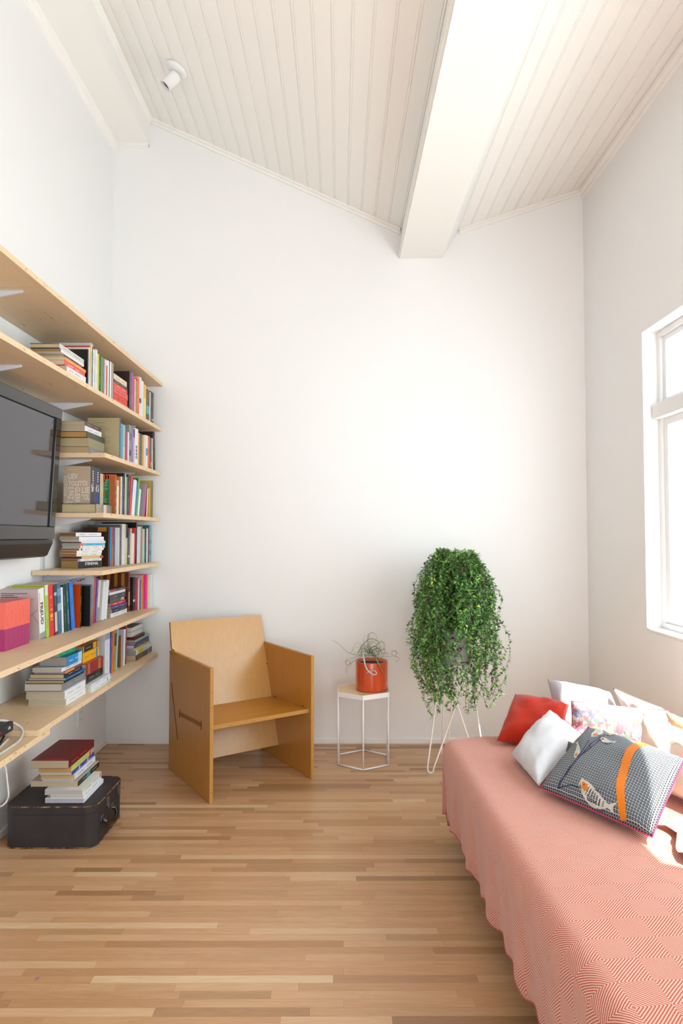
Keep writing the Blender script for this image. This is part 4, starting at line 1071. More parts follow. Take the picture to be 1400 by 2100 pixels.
AP = [
    ([(770, 545), (640, 525), (480, 525), (330, 470), (220, 380), (130, 290), (0, 230)], .0048, 0), ([(700, 560), (650, 505), (665, 640), (705, 790), (780, 890), (880, 940), (920, 900), (860, 850), (770, 875), (720, 905)], .0032, -.11),
    ([(830, 530), (890, 570), (950, 690), (1020, 820), (1090, 940)], .0042, -.10), ([(740, 520), (950, 575), (1100, 560), (1250, 560), (1300, 545)], .0045, -.05),
    ([(1250, 562), (1300, 545), (1335, 500), (1300, 445), (1240, 460), (1230, 520), (1290, 560), (1360, 575), (1370, 620), (1330, 660), (1300, 610), (1330, 575)], .0012, -.05),
    ([(740, 520), (600, 540), (450, 590), (330, 620), (250, 680)], .0036, -.03), ([(760, 530), (620, 560), (480, 640), (370, 720), (300, 800), (290, 850), (300, 920)], .0038, -.04),
    ([(380, 700), (300, 740), (290, 680), (330, 640), (400, 720), (360, 800), (320, 880)], .0012, -.05),
    ([(540, 490), (620, 350), (740, 220), (860, 200), (960, 260), (1040, 250), (1075, 340), (1065, 440)], .0030, -.03), ([(720, 460), (650, 250), (660, 170), (740, 120), (800, 160), (770, 200)], .0016, .0),
    ([(740, 330), (750, 130), (830, 75), (900, 110), (925, 180), (900, 230)], .0013, .02), ([(600, 500), (470, 470), (450, 410), (500, 375), (590, 385), (640, 420)], .0012, .0),
    ([(410, 470), (440, 380), (490, 290), (560, 280), (600, 340), (640, 430)], .0013, .01), ([(590, 475), (700, 440), (830, 370), (960, 290), (1000, 270)], .0034, -.02),
    ([(880, 540), (1000, 500), (1120, 490), (1185, 520), (1120, 520)], .0020, -.04), ([(700, 520), (850, 520), (940, 510), (1100, 480)], .0026, -.05)]
AG = ['#9fae9c', '#8a9678', '#71805a', '#b3c0b4', '#7d7458', '#a7ab90']
rr = random.Random(21)
for q in range(22):
    bx_, by_ = rr.uniform(680, 980), rr.uniform(480, 560); pts = [(bx_, by_)]; ang = rr.uniform(-2.3, -.9); st = rr.uniform(35, 60); cur = rr.choice((-1, 1)) * rr.uniform(.15, .5)
    for k in range(rr.randint(7, 11)):
        pts.append((min(1090, max(600, pts[-1][0] + st * math.cos(ang))), max(140, min(600, pts[-1][1] + st * math.sin(ang))))); ang += cur; cur *= 1.12
    AP.append((pts, rr.uniform(.0012, .0026), rr.uniform(-.05, .06)))
for i, (pts, rad, dy) in enumerate(AP):
    P = []
    for k, (a, b_) in enumerate(pts):
        f = min(1, k / 2.0)
        v = onY(680 + a / 10, 1290 + b_ / 10, 3.872 + dy * f); P.append(v - Vector(pot.location))
    bm = bmesh.new(); tube(bm, catmull(P, 5), lambda t, rad=rad: rad * 1.75 * (1 - .75 * t), 6, flat=.45); obj('leaf', bm, plain(AG[i % 6] if i not in (0, 1) else ('#a3b096', '#c4ccc4')[i], .55), pot, True)

# ================================================================== PLANT STAND + HANGING PLANT
px0, py0 = .668, 3.735
st = thing('plant_stand', 'tall white wire hairpin-leg plant stand beside the bed', 'plant stand', (px0, py0, 0))
zr0 = .604; RR = .088
def hairpin(bot, ta, tb_):
    ax, ay = ta; bx_, by_ = tb_; B_ = Vector((bot[0], bot[1], 0.0048))
    A_ = Vector((px0 + ax, py0 + ay, zr0)); D_ = Vector((px0 + bx_, py0 + by_, zr0))
    s = (D_ - A_); s.z = 0; s.normalize()
    la = B_ - s * .018 + Vector((0, 0, .03)); lb = B_ + s * .018 + Vector((0, 0, .03))
    pts = [A_, A_.lerp(la, .5), la] + [B_ - s * .013 + Vector((0, 0, .011)), B_, B_ + s * .013 + Vector((0, 0, .011))] + [lb, D_.lerp(lb, .5), D_]
    pts = [A_, A_.lerp(la, .5)] + catmull([la, B_ - s * .013 + Vector((0, 0, .009)), B_, B_ + s * .013 + Vector((0, 0, .009)), lb], 5) + [D_.lerp(lb, .5), D_]
    bm = bmesh.new(); tube(bm, [p - Vector((px0, py0, 0)) for p in pts], .0046, 8); obj('hairpin_leg', bm, M_white, st, True)
hairpin((.512, 3.66), (-.085, -.02), (.08, -.035)); hairpin((.79, 3.585), (-.07, -.05), (.085, -.01)); hairpin((.635, 3.93), (-.045, .07), (.02, .085))
bm = bmesh.new(); tube(bm, [(RR * math.cos(a * PI / 20), RR * math.sin(a * PI / 20), zr0) for a in range(40)], .0046, 8, closed=True); obj('top_ring', bm, M_white, st)
hp_ = thing('hanging_plant', 'big bushy trailing green plant spilling over a grey pot on the wire stand', 'plant', (px0, py0, zr0 + .005))
bm = bmesh.new(); lathe(bm, [(0, 0), (.085, 0), (.089, .006), (.098, .19), (.098, .196), (.092, .196), (.09, .17), (0, .17)], 40)
km, t, b = newmat('grey_cement'); n1 = noisen(t, coords(t), 14, 5, .6)
L(t, ramp(t, n1, [(0.2, '#9b9a9e'), (.8, '#b9b8ba')]), b.inputs['Base Color']); b.inputs['Roughness'].default_value = .8; bump(t, b, n1, .3, .002)
obj('pot', bm, km, hp_)
bm = bmesh.new(); lathe(bm, [(0, .18), (.05, .178), (.09, .172)], 24); obj('soil', bm, plain('#241a12', .9), hp_)
lm, t, b = newmat('trailing_leaf')
at = N(t, 'ShaderNodeAttribute', attribute_name='tone'); sp = N(t, 'ShaderNodeSeparateColor'); L(t, at.outputs['Color'], sp.inputs[0])
L(t, ramp(t, sp.outputs[0], [(0.0, '#4b2f35'), (.08, '#33552f'), (.35, '#497c40'), (.65, '#6da24a'), (.9, '#a3cc60'), (1.0, '#c6de78')]), b.inputs['Base Color'])
b.inputs['Roughness'].default_value = .42; b.inputs['Subsurface Weight'].default_value = 0.0
rr = random.Random(11)
def leaf(bm, p, d, up, ln, wd):
    d = d.normalized(); s = d.cross(up)
    if s.length < .01: s = d.cross(Vector((1, 0, 0)))
    s.normalize(); n = s.cross(d)
    m1 = p + d * ln * .35; m2 = p + d * ln
    v = [bm.verts.new(x) for x in (p, m1 + s * wd + n * wd * .35, m2 - n * ln * .12, m1 - s * wd + n * wd * .35, p + d * ln * .45)]
    return [bm.faces.new((v[0], v[1], v[4])), bm.faces.new((v[1], v[2], v[4])), bm.faces.new((v[2], v[3], v[4])), bm.faces.new((v[3], v[0], v[4]))]
M_stem = plain('#6b7a3a', .6)
NV = 260
def prof(z):
    K = [(-.45, .16), (-.30, .18), (-.12, .215), (.05, .235), (.25, .222), (.40, .210), (.50, .188), (.57, .150), (.62, .10), (.66, .0)]
    for (a, ra), (b_, rb) in zip(K, K[1:]):
        if z <= b_: return ra + (rb - ra) * max(0, (z - a) / (b_ - a))
    return 0
for i in range(NV):
    th = 2 * PI * (i * .6180339) + rr.uniform(-.15, .15)
    cth, sth = math.cos(th), math.sin(th)
    fsh = rr.choice((1.0, 1.0, .93, .85, .72, .55)) * rr.uniform(.94, 1.04)
    if i % 8 == 0: fsh *= rr.uniform(1.1, 1.28)
    ztop = rr.uniform(.36, .625) if i % 3 else rr.uniform(.52, .63)
    if fsh < .8: ztop *= fsh + .15
    if abs(cth) < .42 and sth < 0: zend = rr.uniform(.06, .28) if rr.random() < .55 else rr.uniform(-.28, .08)
    elif cth < 0: zend = rr.uniform(-.26, .08) if rr.random() < .88 else rr.uniform(-.38, -.26)
    else: zend = rr.uniform(-.20, .12) if rr.random() < .88 else rr.uniform(-.34, -.2)
    if i % 5 == 0: zend = rr.uniform(.2, .4)
    rs = rr.uniform(.01, .07); cx_ = rr.uniform(-.05, .05); ph = rr.uniform(0, 6.28); rt = prof(ztop) * fsh
    P = [Vector((rs * cth, rs * sth, .175)), Vector((rt * .35 * cth, rt * .35 * sth, ztop * .7)), Vector((rt * .7 * cth, rt * .7 * sth, min(.64, ztop + .05))), Vector((rt * cth, rt * sth, ztop))]
    z = ztop - .07
    while z > zend:
        r_ = max(prof(z) * fsh, .105 if z < .2 and z > 0 else 0)
        a_ = th + .22 * math.sin(ph + z * 9)
        P.append(Vector((r_ * math.cos(a_), r_ * math.sin(a_), z)) + Vector((rr.uniform(-.024, .024), rr.uniform(-.024, .024), rr.uniform(-.02, .02))))
        z -= .07
    if i % 6 == 0:   # loose strands in the crown
        P = [Vector((rs * cth, rs * sth, .175)), Vector((rr.uniform(-.03, .03), rr.uniform(-.03, .03), .45))] + [Vector((rr.uniform(-.12, .12), rr.uniform(-.12, .12), rr.uniform(.50, .645))) for q in range(3)]
    for v in P:      # keep clear of the wall
        v.y = min(v.y, YB - .03 - py0)
    pts = catmull(P, 6)
    bm = bmesh.new(); tube(bm, pts, .0011, 3, mi=1)
    nst = len(bm.faces); tn = [(0.5, 0, 0, 1)] * nst
    acc = 0; side = 1; shade = rr.gauss(.5, .12)
    for a, b_ in zip(pts, pts[1:]):
        d = b_ - a; acc += d.length
        if acc > .0088:
            k = int(acc / .0088); acc -= k * .0088
            for q in range(k):
                side = -side; p = a.lerp(b_, (q + .5) / k)
                rad = Vector((p.x, p.y, .1)).normalized()
                dir_ = (d.normalized() * .5 + rad * .55 + Vector((rr.uniform(-1, 1), rr.uniform(-1, 1), rr.uniform(-.7, .9))) * 1.05)
                up = (rad + Vector((rr.uniform(-.7, .7), rr.uniform(-.7, .7), 1.1)))
                fs = leaf(bm, p, dir_, up, rr.uniform(.016, .030), rr.uniform(.0050, .0082))
                tv_ = shade + rr.gauss(0.02, .2)
                if rr.random() < .07: tv_ = 0.0
                tn += [(min(1, max(0.0, tv_)), 0, 0, 1)] * 4
    o = obj('vine', bm, [lm, M_stem], hp_, recalc=False); set_tone(o.data, tn)

# ================================================================== DAYBED + BLANKET
bed = thing('daybed', 'low single daybed under the blanket along the window wall', 'bed', (0, 0, 0), group=None)
bd = plain('#8a6a48', .6)
box('bed_frame', (.585, 1.52, .93, 2.80, .10, .20), bd, bed, .004)
box('mattress', (.575, 1.53, .92, 2.82, .20, .425), plain('#d9d4cc', .9), bed, .04, 3)
for x in (.61, 1.45):
    for y_ in (.97, 2.73): box('leg', (x, x + .05, y_, y_ + .05, 0, .10), bd, bed, .003, 1)
R_ = .065; X0b, Y1b, ZT, ZH = .560, 2.868, .443, .125
XRb, Y0b = 1.56, .90
bl = bmesh.new(); uvl = bl.loops.layers.uv.new('weave')
arc = R_ * PI / 2; drop_len = arc + (ZT - R_ - ZH)
def bl_pos(s, tt):
    """s: distance from top edge toward hem (>0) or across the top (<0); tt same for far edge"""
    a = max(0, s); b_ = max(0, tt)
    x = X0b + (-s if s < 0 else 0); y = Y1b - (-tt if tt < 0 else 0)
    r = math.hypot(a, b_)
    z = ZT
    if r > 0:
        lim = drop_len
        da, db = a / r, b_ / r
        if r < arc: o_, dn = R_ * math.sin(r / R_), R_ * (1 - math.cos(r / R_))
        else: o_, dn = R_, R_ + (r - arc)
        dn = min(dn, ZT - .055 if (a > 0 and b_ > 0) else dn)
        k = max(0, dn - .05)
        wob = k * (.07 * math.sin(y * 21 + 1.3) + .05 * math.sin(y * 43)) if b_ == 0 else k * .08 * math.sin(x * 25 + math.atan2(b_, a) * 6)
        o_ += wob * .45 - (.03 * k)
        x -= o_ * da; y += o_ * db; z -= dn
    # body: soft dips
    nz = noise.noise(Vector((x * 4.0, y * 3.2, 0))) * .006 + noise.noise(Vector((x * 11, y * 9, 2))) * .0022
    if s < 0:
        z += nz * min(1, -s / .05) + .012 * math.sin(min(1, (-s) / .5) * PI)
    else: x += nz * .8
    x += -.028 * (y - 1.4)
    return Vector((x, y, z))
ns_out, ns_in, nt_in, nt_out = 22, 44, 110, 18
S = [drop_len * (1 - i / ns_out) for i in range(ns_out)] + [0 - (XRb - X0b) * i / ns_in for i in range(ns_in + 1)]
T = [-(Y1b - Y0b) * (1 - i / nt_in) for i in range(nt_in)] + [drop_len * i / nt_out for i in range(nt_out + 1)]
gv = []
for i, s in enumerate(S):
    rowv = []
    for j, tt in enumerate(T):
        s2, t2 = s, tt
        if i == 0: s2 = s + .007 * math.sin(tt * 38) + .005 * math.sin(tt * 67 + 1)
        if j == len(T) - 1: t2 = tt + .006 * math.sin(s * 40)
        rowv.append((bl.verts.new(bl_pos(s2, t2)), s, tt))
    gv.append(rowv)
for i in range(len(S) - 1):
    for j in range(len(T) - 1):
        q = [gv[i][j], gv[i + 1][j], gv[i + 1][j + 1], gv[i][j + 1]]
        f = bl.faces.new([a[0] for a in q]); f.smooth = True
        for lp, a in zip(f.loops, q): lp[uvl].uv = (a[1], a[2])
wm, t, b = newmat('coral_diamond_twill')
uv = N(t, 'ShaderNodeUVMap', uv_map='weave'); sp = N(t, 'ShaderNodeSeparateXYZ'); L(t, uv.outputs[0], sp.inputs[0])
def tri(src, per, off):
    f = mathn(t, 'FRACT', mathn(t, 'ADD', mathn(t, 'MULTIPLY', src, 1 / per), off))
    return mathn(t, 'ABSOLUTE', mathn(t, 'SUBTRACT', mathn(t, 'MULTIPLY', f, 2), 1))
wob = noisen(t, coords(t, scale=(1, 1, 1)), 14, 2)
ts = tri(sp.outputs[0], .150, .5 + .0); tt_ = tri(sp.outputs[1], .1385, .12)
ph = mathn(t, 'ADD', mathn(t, 'MULTIPLY', mathn(t, 'ADD', ts, tt_), 9.5), mathn(t, 'MULTIPLY', wob, .35))
stp = mathn(t, 'SUBTRACT', mathn(t, 'MULTIPLY', mathn(t, 'COSINE', mathn(t, 'MULTIPLY', ph, 2 * PI)), .5), -.5)
k = N(t, 'ShaderNodeMapRange'); k.inputs[1].default_value = .40; k.inputs[2].default_value = .62; L(t, stp, k.inputs[0])
fib = noisen(t, coords(t), 300, 2)
red = mix(t, fib, '#ae432c', '#c46048'); crm = mix(t, fib, '#d8a48f', '#e7c0b0')
L(t, mix(t, k.outputs[0], red, crm), b.inputs['Base Color']); b.inputs['Roughness'].default_value = .95; b.inputs['Specular IOR Level'].default_value = .1
b.inputs['Sheen Weight'].default_value = .3
bump(t, b, mathn(t, 'ADD', stp, mathn(t, 'MULTIPLY', fib, .6)), .35, .0012)
bo = obj('blanket', bl, wm, None, recalc=False); tag(bo, 'coral red and cream diamond-weave blanket draped over the daybed', 'blanket')
sm_ = bo.modifiers.new('thick', 'SOLIDIFY'); sm_.thickness = .005; sm_.offset = -1
hem = bmesh.new(); tube(hem, [r_[0].co.copy() if False else r_.co for r_ in []] or [Vector(bo.data.vertices[j].co) for j in range(0, len(T))], .002, 6)
obj('hem_cord', hem, plain('#bb5a42', .9), bo, True)

# ================================================================== CUSHIONS
class Pil:
    def __init__(s, BL, BR, TR, TL, th, pinch=.09, seed=0, crease=.004):
        s.c = [Vector(v) for v in (BL, BR, TR, TL)]; s.th = th; s.k = pinch; s.seed = seed; s.cr = crease
        u = (s.c[1] - s.c[0]) + (s.c[2] - s.c[3]); v = (s.c[3] - s.c[0]) + (s.c[2] - s.c[1]); s.n = u.cross(v).normalized()
        if s.n.y > 0 : s.n = -s.n      # towards the camera
    def at(s, u, v, side=1, lift=0):
        a, b = 2 * u - 1, 2 * v - 1
        a2 = a * (1 - s.k * (1 - b * b) * abs(a) ** 3); b2 = b * (1 - s.k * (1 - a * a) * abs(b) ** 3)
        U, V = (a2 + 1) / 2, (b2 + 1) / 2
        p = s.c[0].lerp(s.c[1], U).lerp(s.c[3].lerp(s.c[2], U), V)
        f = max(0, (1 - abs(a) ** 3.2)) ** .5 * max(0, (1 - abs(b) ** 3.2)) ** .5
        w = noise.noise(Vector((u * 4 + s.seed, v * 4, side * 3))) * s.cr * 1.8 + noise.noise(Vector((u * 13 + s.seed, v * 5, 5))) * s.cr * (1 - f) * 2.2
        return p + s.n * side * (s.th / 2 * f + w * min(1, f * 4) + lift)
    def mesh(s, name, mat, parent, n=30):
        bm = bmesh.new(); uvl = bm.loops.layers.uv.new('uv'); G_ = {}
        for sd in (1, -1):
            for i in range(n + 1):
                for j in range(n + 1):
                    e = i in (0, n) or j in (0, n)
                    if e and sd == -1: G_[(sd, i, j)] = G_[(1, i, j)]
                    else: G_[(sd, i, j)] = bm.verts.new(s.at(i / n, j / n, sd) - parent.location)
        for sd in (1, -1):
            for i in range(n):
                for j in range(n):
                    q = [(i, j), (i + 1, j), (i + 1, j + 1), (i, j + 1)]
                    if sd < 0: q = q[::-1]
                    f = bm.faces.new([G_[(sd,) + a] for a in q]); f.smooth = True
                    for lp, a in zip(f.loops, q): lp[uvl].uv = (a[0] / n, a[1] / n)
        o = obj(name, bm, mat, parent); return o
    def edge(s, n=24, which='all'):
        P = []
        for k in range(n): P.append(s.at(k / n, 0))
        for k in range(n): P.append(s.at(1, k / n))
        for k in range(n): P.append(s.at(1 - k / n, 1))
        for k in range(n): P.append(s.at(0, 1 - k / n))
        return P
def cloth(name, c, c2=None, sc=220, rough=.9, bs=.25):
    m, t, b = newmat(name); v = coords(t)
    n1 = noisen(t, v, sc, 2); n2 = noisen(t, v, 9, 3)
    col = lin(c); d = lin(c2) if c2 else tuple(x * .82 for x in col[:3]) + (1,)
    L(t, mix(t, n2, mix(t, n1, d, col), col), b.inputs['Base Color']); b.inputs['Roughness'].default_value = rough; b.inputs['Specular IOR Level'].default_value = .15
    b.inputs['Sheen Weight'].default_value = .2; bump(t, b, n1, bs, .0008); return m
def cushion(label, BL, BR, TR, TL, th, mat, seed=0, pinch=.09, piping=None, crease=.004, name='cushion'):
    pil = Pil(BL, BR, TR, TL, th, pinch, seed, crease)
    c = (pil.c[0] + pil.c[1]) / 2
    t_ = thing('cushion', label, 'cushion', c, group='cushions heaped on the daybed')
    pil.mesh('cushion_cover', mat, t_)
    if piping:
        bm = bmesh.new(); tube(bm, [p - t_.location for p in pil.edge()], .0022, 6, closed=True); obj('piping', bm, piping, t_, True)
    return t_, pil
def Z(x, y, z): return onZ(x, y, z)
def Yp(x, y, Y_): return onY(x, y, Y_)
cushion('large pale grey cushion at the far end of the daybed, in the corner', (.955, 2.82, .47), (1.25, 2.80, .47), Yp(1250, 1420, 2.93), Yp(1122, 1393, 3.0), .14, cloth('pale_grey_linen', '#bdb8bd'), 1, .02, None, .006)
cushion('white cushion with taupe piping nearest the window wall, behind the embroidered one', (1.27, 2.70, .47), (1.48, 2.42, .47), Yp(1356, 1452, 2.66), Yp(1257, 1411, 2.86), .11, cloth('white_linen', '#d6ccc6'), 2, .04, cloth('taupe_piping', '#8d7b72'), .007)
cushion('tan cushion at the right edge of the photo, behind the big cream one', (1.33, 2.30, .47), (1.48, 1.95, .47), Yp(1460, 1520, 2.20), Yp(1362, 1456, 2.46), .08, cloth('tan_linen', '#b58e72'), 3, .05, None, .006)
# embroidered pillow
em, t, b = newmat('bright_embroidery')
uv = N(t, 'ShaderNodeUVMap', uv_map='uv'); mp = N(t, 'ShaderNodeMapping'); mp.inputs['Scale'].default_value = (26, 15, 1); L(t, uv.outputs[0], mp.inputs[0])
vo = N(t, 'ShaderNodeTexVoronoi', distance='MANHATTAN'); vo.inputs['Scale'].default_value = 1.0; L(t, mp.outputs[0], vo.inputs['Vector'])
sc_ = N(t, 'ShaderNodeSeparateColor'); L(t, vo.outputs['Color'], sc_.inputs[0])
r1 = N(t, 'ShaderNodeValToRGB'); r1.color_ramp.interpolation = 'CONSTANT'
cols = ['#b8304a', '#5a3a9a', '#2a8a78', '#e8e4ee', '#e0862c', '#7aa84c', '#c2357c', '#ece8f0', '#39306c', '#d24a38']
while len(r1.color_ramp.elements) < len(cols): r1.color_ramp.elements.new(.5)
for i, (e, c) in enumerate(zip(r1.color_ramp.elements, cols)): e.position = i / len(cols); e.color = lin(c)
L(t, sc_.outputs[0], r1.inputs[0])
wv = N(t, 'ShaderNodeTexWave'); wv.inputs['Scale'].default_value = 2.2; wv.inputs['Distortion'].default_value = 9; L(t, mp.outputs[0], wv.inputs['Vector'])
kk = mathn(t, 'GREATER_THAN', wv.outputs['Fac'], .86)
L(t, mix(t, kk, r1.outputs[0], '#e9e6f0'), b.inputs['Base Color']); b.inputs['Roughness'].default_value = .85; bump(t, b, wv.outputs['Fac'], .5, .0015)
cushion('multicoloured embroidered cushion between the red and dark fish ones', (.95, 2.67, .46), (1.22, 2.37, .46), Yp(1371, 1457, 2.53), Yp(1171, 1438, 2.76), .10, em, 4, .03, cloth('pink_binding', '#c23a58'), .004)
cushion('big cream cushion glowing in sunlight at the right edge', Yp(1318, 1608, 2.34), Yp(1500, 1685, 2.00), Yp(1512, 1535, 2.09), Yp(1318, 1462, 2.43), .11, cloth('cream_cotton', '#e6dacb'), 5, .05, None, .008)
cushion('orange-red velvety cushion leftmost on the daybed', Z(1018, 1519, .475), (.90, 2.66, .475), Yp(1167, 1445, 2.79), Yp(1056, 1423, 2.98), .115, cloth('red_orange_cotton', '#b92e18', '#a02412'), 6, .04, None, .005)
cushion('dark patterned cushion mostly hidden between the silver-white and fish ones', (.785, 2.42, .466), (.88, 2.30, .466), (.94, 2.37, .555), (.87, 2.50, .56), .025, cloth('dark_check', '#3b3c3a', '#8b8672', 60), 8, .05, None, .003)
cushion('small silver-white cushion in front of the orange-red one', Z(1104, 1610, .484), Z(1191, 1507, .560), Z(1128, 1458, .622), Z(1049, 1546, .484) + Vector((0, 0, 0)), .10, cloth('silver_suede', '#d6d4d6'), 7, .015, cloth('silver_piping', '#c3c4ca'), .005)
# fish cushion
fm, t, b = newmat('dark_square_weave')
uv = N(t, 'ShaderNodeUVMap', uv_map='uv'); sp = N(t, 'ShaderNodeSeparateXYZ'); L(t, uv.outputs[0], sp.inputs[0])
def cell(src, n):
    f = mathn(t, 'FRACT', mathn(t, 'MULTIPLY', src, n)); return mathn(t, 'ABSOLUTE', mathn(t, 'SUBTRACT', mathn(t, 'MULTIPLY', f, 2), 1))
m1 = mathn(t, 'MAXIMUM', cell(sp.outputs[0], 46), cell(sp.outputs[1], 34))
dark = mathn(t, 'MULTIPLY', mathn(t, 'LESS_THAN', m1, .80), mathn(t, 'GREATER_THAN', m1, .25))
L(t, mix(t, dark, '#a9adb2', '#22242a'), b.inputs['Base Color']); b.inputs['Roughness'].default_value = .85; bump(t, b, m1, .3, .001)
fc, fp = cushion('dark square-patterned cushion with fish and an orange stripe', Z(1107, 1616, .478), Z(1337, 1717, .478), Yp(1404, 1556, 2.06), Yp(1205, 1492, 2.44), .105, fm, 9, .015, cloth('hot_pink_piping', '#d8305c'), .004)
def deco(name, polys, mat, lift=.0012):
    bm = bmesh.new()
    for poly in polys:
        c = (sum(p[0] for p in poly) / len(poly), sum(p[1] for p in poly) / len(poly))
        vc = bm.verts.new(fp.at(*c, 1, lift) - fc.location); vs = [bm.verts.new(fp.at(min(.999, max(.001, p[0])), min(.999, max(.001, p[1])), 1, lift) - fc.location) for p in poly]
        for i in range(len(vs)): bm.faces.new((vc, vs[i], vs[(i + 1) % len(vs)]))
    return obj(name, bm, mat, fc, recalc=False)
def strip(c0, wds, n):
    """thin ribbon following centre line in uv, returned as small quads"""
    P = catmull([(p[0], p[1], 0) for p in c0], n); out = []
    for i in range(len(P) - 1):
        a, b_ = P[i], P[i + 1]; d = (b_ - a); nrm = Vector((-d.y, d.x, 0)); nrm.normalize()
        f0, f1 = i / (len(P) - 1), (i + 1) / (len(P) - 1)
        w0 = wds(f0); w1 = wds(f1)
        out.append([(a + nrm * w0)[:2], (b_ + nrm * w1)[:2], (b_ - nrm * w1)[:2], (a - nrm * w0)[:2]])
    return out
M_or = cloth('orange_weave', '#e07c1e', '#c86a14'); M_navy = cloth('navy_thread', '#20294e'); M_fsh = cloth('fish_cream', '#cfc9bd'); M_fgr = cloth('fish_grey', '#555a66')
deco('orange_stripe', strip([(.785, .01), (.755, .12), (.70, .3), (.665, .5), (.64, .7), (.645, .85), (.68, .99)], lambda f: .028 + .018 * f, 5), M_or)
bmn = []
for cl_ in ([(.19, .03), (.22, .25), (.245, .45), (.27, .68), (.30, .88)], [(.19, .03), (.235, .3), (.235, .48), (.225, .7)], [(.19, .03), (.26, .07), (.31, .10), (.375, .10)], [(.245, .45), (.30, .66), (.31, .80)]):
    bmn += strip(cl_, lambda f: .0045, 5)
deco('branch_print', bmn, M_navy, .0016)
def fish(hx_, hy_, tx, ty, wd):
    d = Vector((tx - hx_, (ty - hy_) * .75, 0)); Ln = d.length; d.normalize(); n = Vector((-d.y, d.x, 0))
    def P(a, b_): v = Vector((hx_, hy_ * .75, 0)) + d * Ln * a + n * wd * (b_ - .35 * math.sin(a * PI)); return (v.x, v.y / .75)
    body = []
    N_ = 12
    for k in range(N_):
        a0, a1 = k / N_ * .82, (k + 1) / N_ * .82
        w0, w1 = [(.95 * math.sin(max(.08, x) ** .7 * PI * .98)) * .5 + .04 for x in (a0 / .86, a1 / .86)]
        body.append([P(a0, w0), P(a1, w1), P(a1, -w1), P(a0, -w0)])
    tail = [[P(.80, .06), P(1.0, .38), P(.94, 0), P(1.0, -.30), P(.80, -.06)]]
    deco('fish_body', body + tail, M_fsh, .0018)
    deco('fish_face', [[P(.05, .12), P(.22, .30), P(.30, .05), P(.24, -.18), P(.12, -.22)]], M_or, .0024)
    sp_ = []
    for i in range(5):
        for j in range(-1, 2): 
            a = .36 + i * .09; b0 = j * .2 * (1 - i * .12); sp_.append([P(a - .02, b0), P(a, b0 + .045), P(a + .02, b0), P(a, b0 - .045)])
    deco('fish_scales', sp_, M_fgr, .0024)
    deco('fish_fins', [[P(.35, -.42), P(.62, -.62), P(.85, -.28), P(.55, -.38)], [P(.42, .42), P(.52, .62), P(.56, .40)], [P(.0, -.02), P(.14, -.3), P(.2, -.42), P(.06, -.28)]], M_fgr, .0021)
    e = P(.15, .06); deco('fish_eye', [[(e[0] + .006 * math.cos(q), e[1] + .008 * math.sin(q)) for q in [x * PI / 4 for x in range(8)]]], plain('#1c1c24', .5), .003)
fish(.375, .17, .715, .06, .105); fish(.235, .77, .14, .985, .095); fish(.215, .41, .11, .64, .05); fish(.305, .79, .46, .80, .055); fish(.315, .88, .36, .985, .04)
# rumpled cloth; shade of a cream-brown fold put into its tan colour
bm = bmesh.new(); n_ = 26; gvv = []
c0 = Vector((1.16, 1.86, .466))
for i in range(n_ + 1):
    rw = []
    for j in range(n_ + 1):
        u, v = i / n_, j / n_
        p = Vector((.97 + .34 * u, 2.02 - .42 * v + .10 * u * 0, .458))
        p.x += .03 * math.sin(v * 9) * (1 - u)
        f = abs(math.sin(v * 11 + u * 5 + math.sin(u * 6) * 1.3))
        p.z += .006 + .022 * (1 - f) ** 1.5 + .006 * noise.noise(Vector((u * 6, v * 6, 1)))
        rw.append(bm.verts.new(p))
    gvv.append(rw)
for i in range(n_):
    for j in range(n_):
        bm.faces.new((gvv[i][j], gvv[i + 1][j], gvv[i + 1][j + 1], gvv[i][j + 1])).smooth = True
o = obj('throw', bm, cloth('shaded_fold_tan', '#cf9f7c'), None, recalc=False); tag(o, 'rumpled cloth coloured as a shaded fold on the blanket beside the fish cushion, right edge', 'cloth')

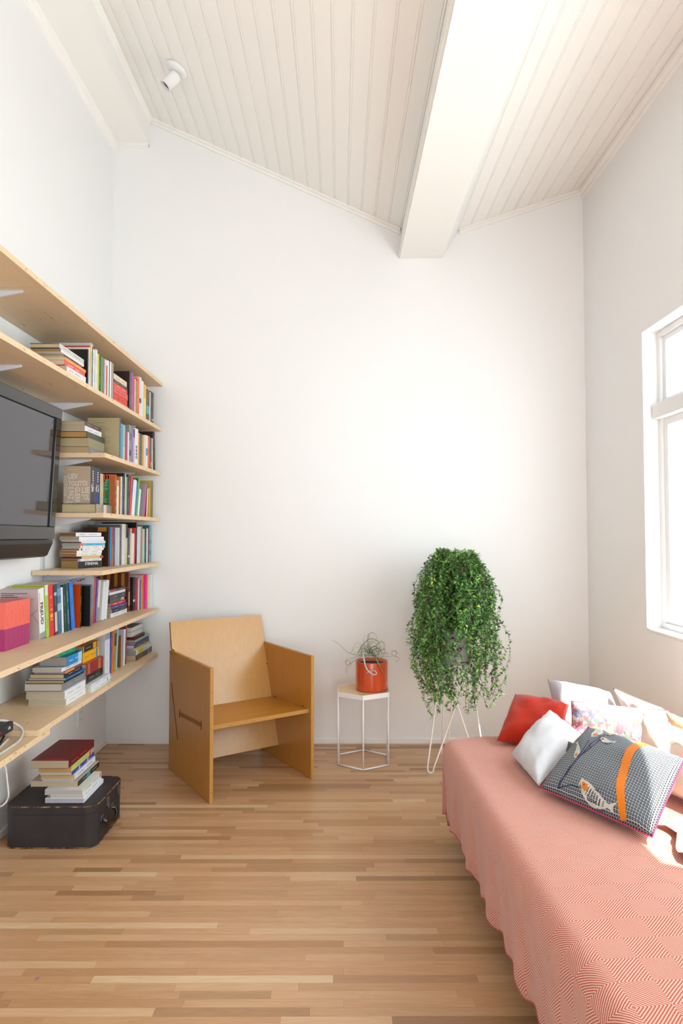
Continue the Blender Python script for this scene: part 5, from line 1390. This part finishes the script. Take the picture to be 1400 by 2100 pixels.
# ================================================================== CEILING SPOTLIGHT
sx0, sy0 = -.921, 3.52; nrm = Vector((-.4124, 0, -.911))      # ceiling normal pointing into the room
spot = thing('ceiling_spotlight', 'white cylindrical spotlight on a round base on the sloping ceiling', 'spotlight', (sx0, sy0, zl(sx0)))
spot.rotation_euler = nrm.to_track_quat('Z', 'Y').to_euler()
bm = bmesh.new(); lathe(bm, [(0, 0), (.062, 0), (.062, .012), (.055, .020), (.02, .024), (0, .024)], 36); obj('ceiling_base', bm, M_white, spot)
bm = bmesh.new(); tube(bm, [(0, 0, .02), (0, -.004, .058)], .006, 8); obj('stem', bm, M_white, spot)
Mi = spot.rotation_euler.to_matrix().inverted()
pc = Vector((0, 0, .075)); ax = Mi @ Vector((-.50, -.12, -.62)).normalized()
a0 = pc - ax * .045; a1 = pc + ax * .055
bm = bmesh.new()
tube(bm, [a0 + ax * .0, a0 + ax * .004, a0 + ax * .012, a1], lambda t: .024 if t < .1 else (.031 if t < .5 else .0335), 24)
bmesh.ops.delete(bm, geom=[f for f in bm.faces if len(f.verts) > 4 and (f.calc_center_median() - a1).length < .01], context='FACES')
o = obj('lamp_head', bm, M_white, spot, True); md = o.modifiers.new('t', 'SOLIDIFY'); md.thickness = .002
bm = bmesh.new(); tube(bm, [a0 + ax * .03, a1 - ax * .018], .027, 20); obj('lamp_bulb', bm, plain('#4a4a48', .3, .5), spot, True)
bm = bmesh.new(); tube(bm, [a0 + ax * .001 + Vector((0, 0, 0)), a0 + ax * .004], .0255, 24); obj('brass_edge', bm, plain('#c88a4a', .35, .6), spot, True)

# small petal on the floor
bm = bmesh.new(); p = onZ(72, 2009, 0)
leaf(bm, p + Vector((0, 0, .001)), Vector((.8, .5, .35)), Vector((0, 0, 1)), .014, .004)
o = obj('petal', bm, plain('#8d78b4', .6)); tag(o, 'tiny purple petal lying on the bare floor at lower left', 'petal')

# checks
for k_, v_ in LABELS.items():
    if len(v_) > 1: print('DUPLABEL', k_, len(v_))
    if not 4 <= len(k_.split()) <= 16: print('LABELLEN', len(k_.split()), k_)
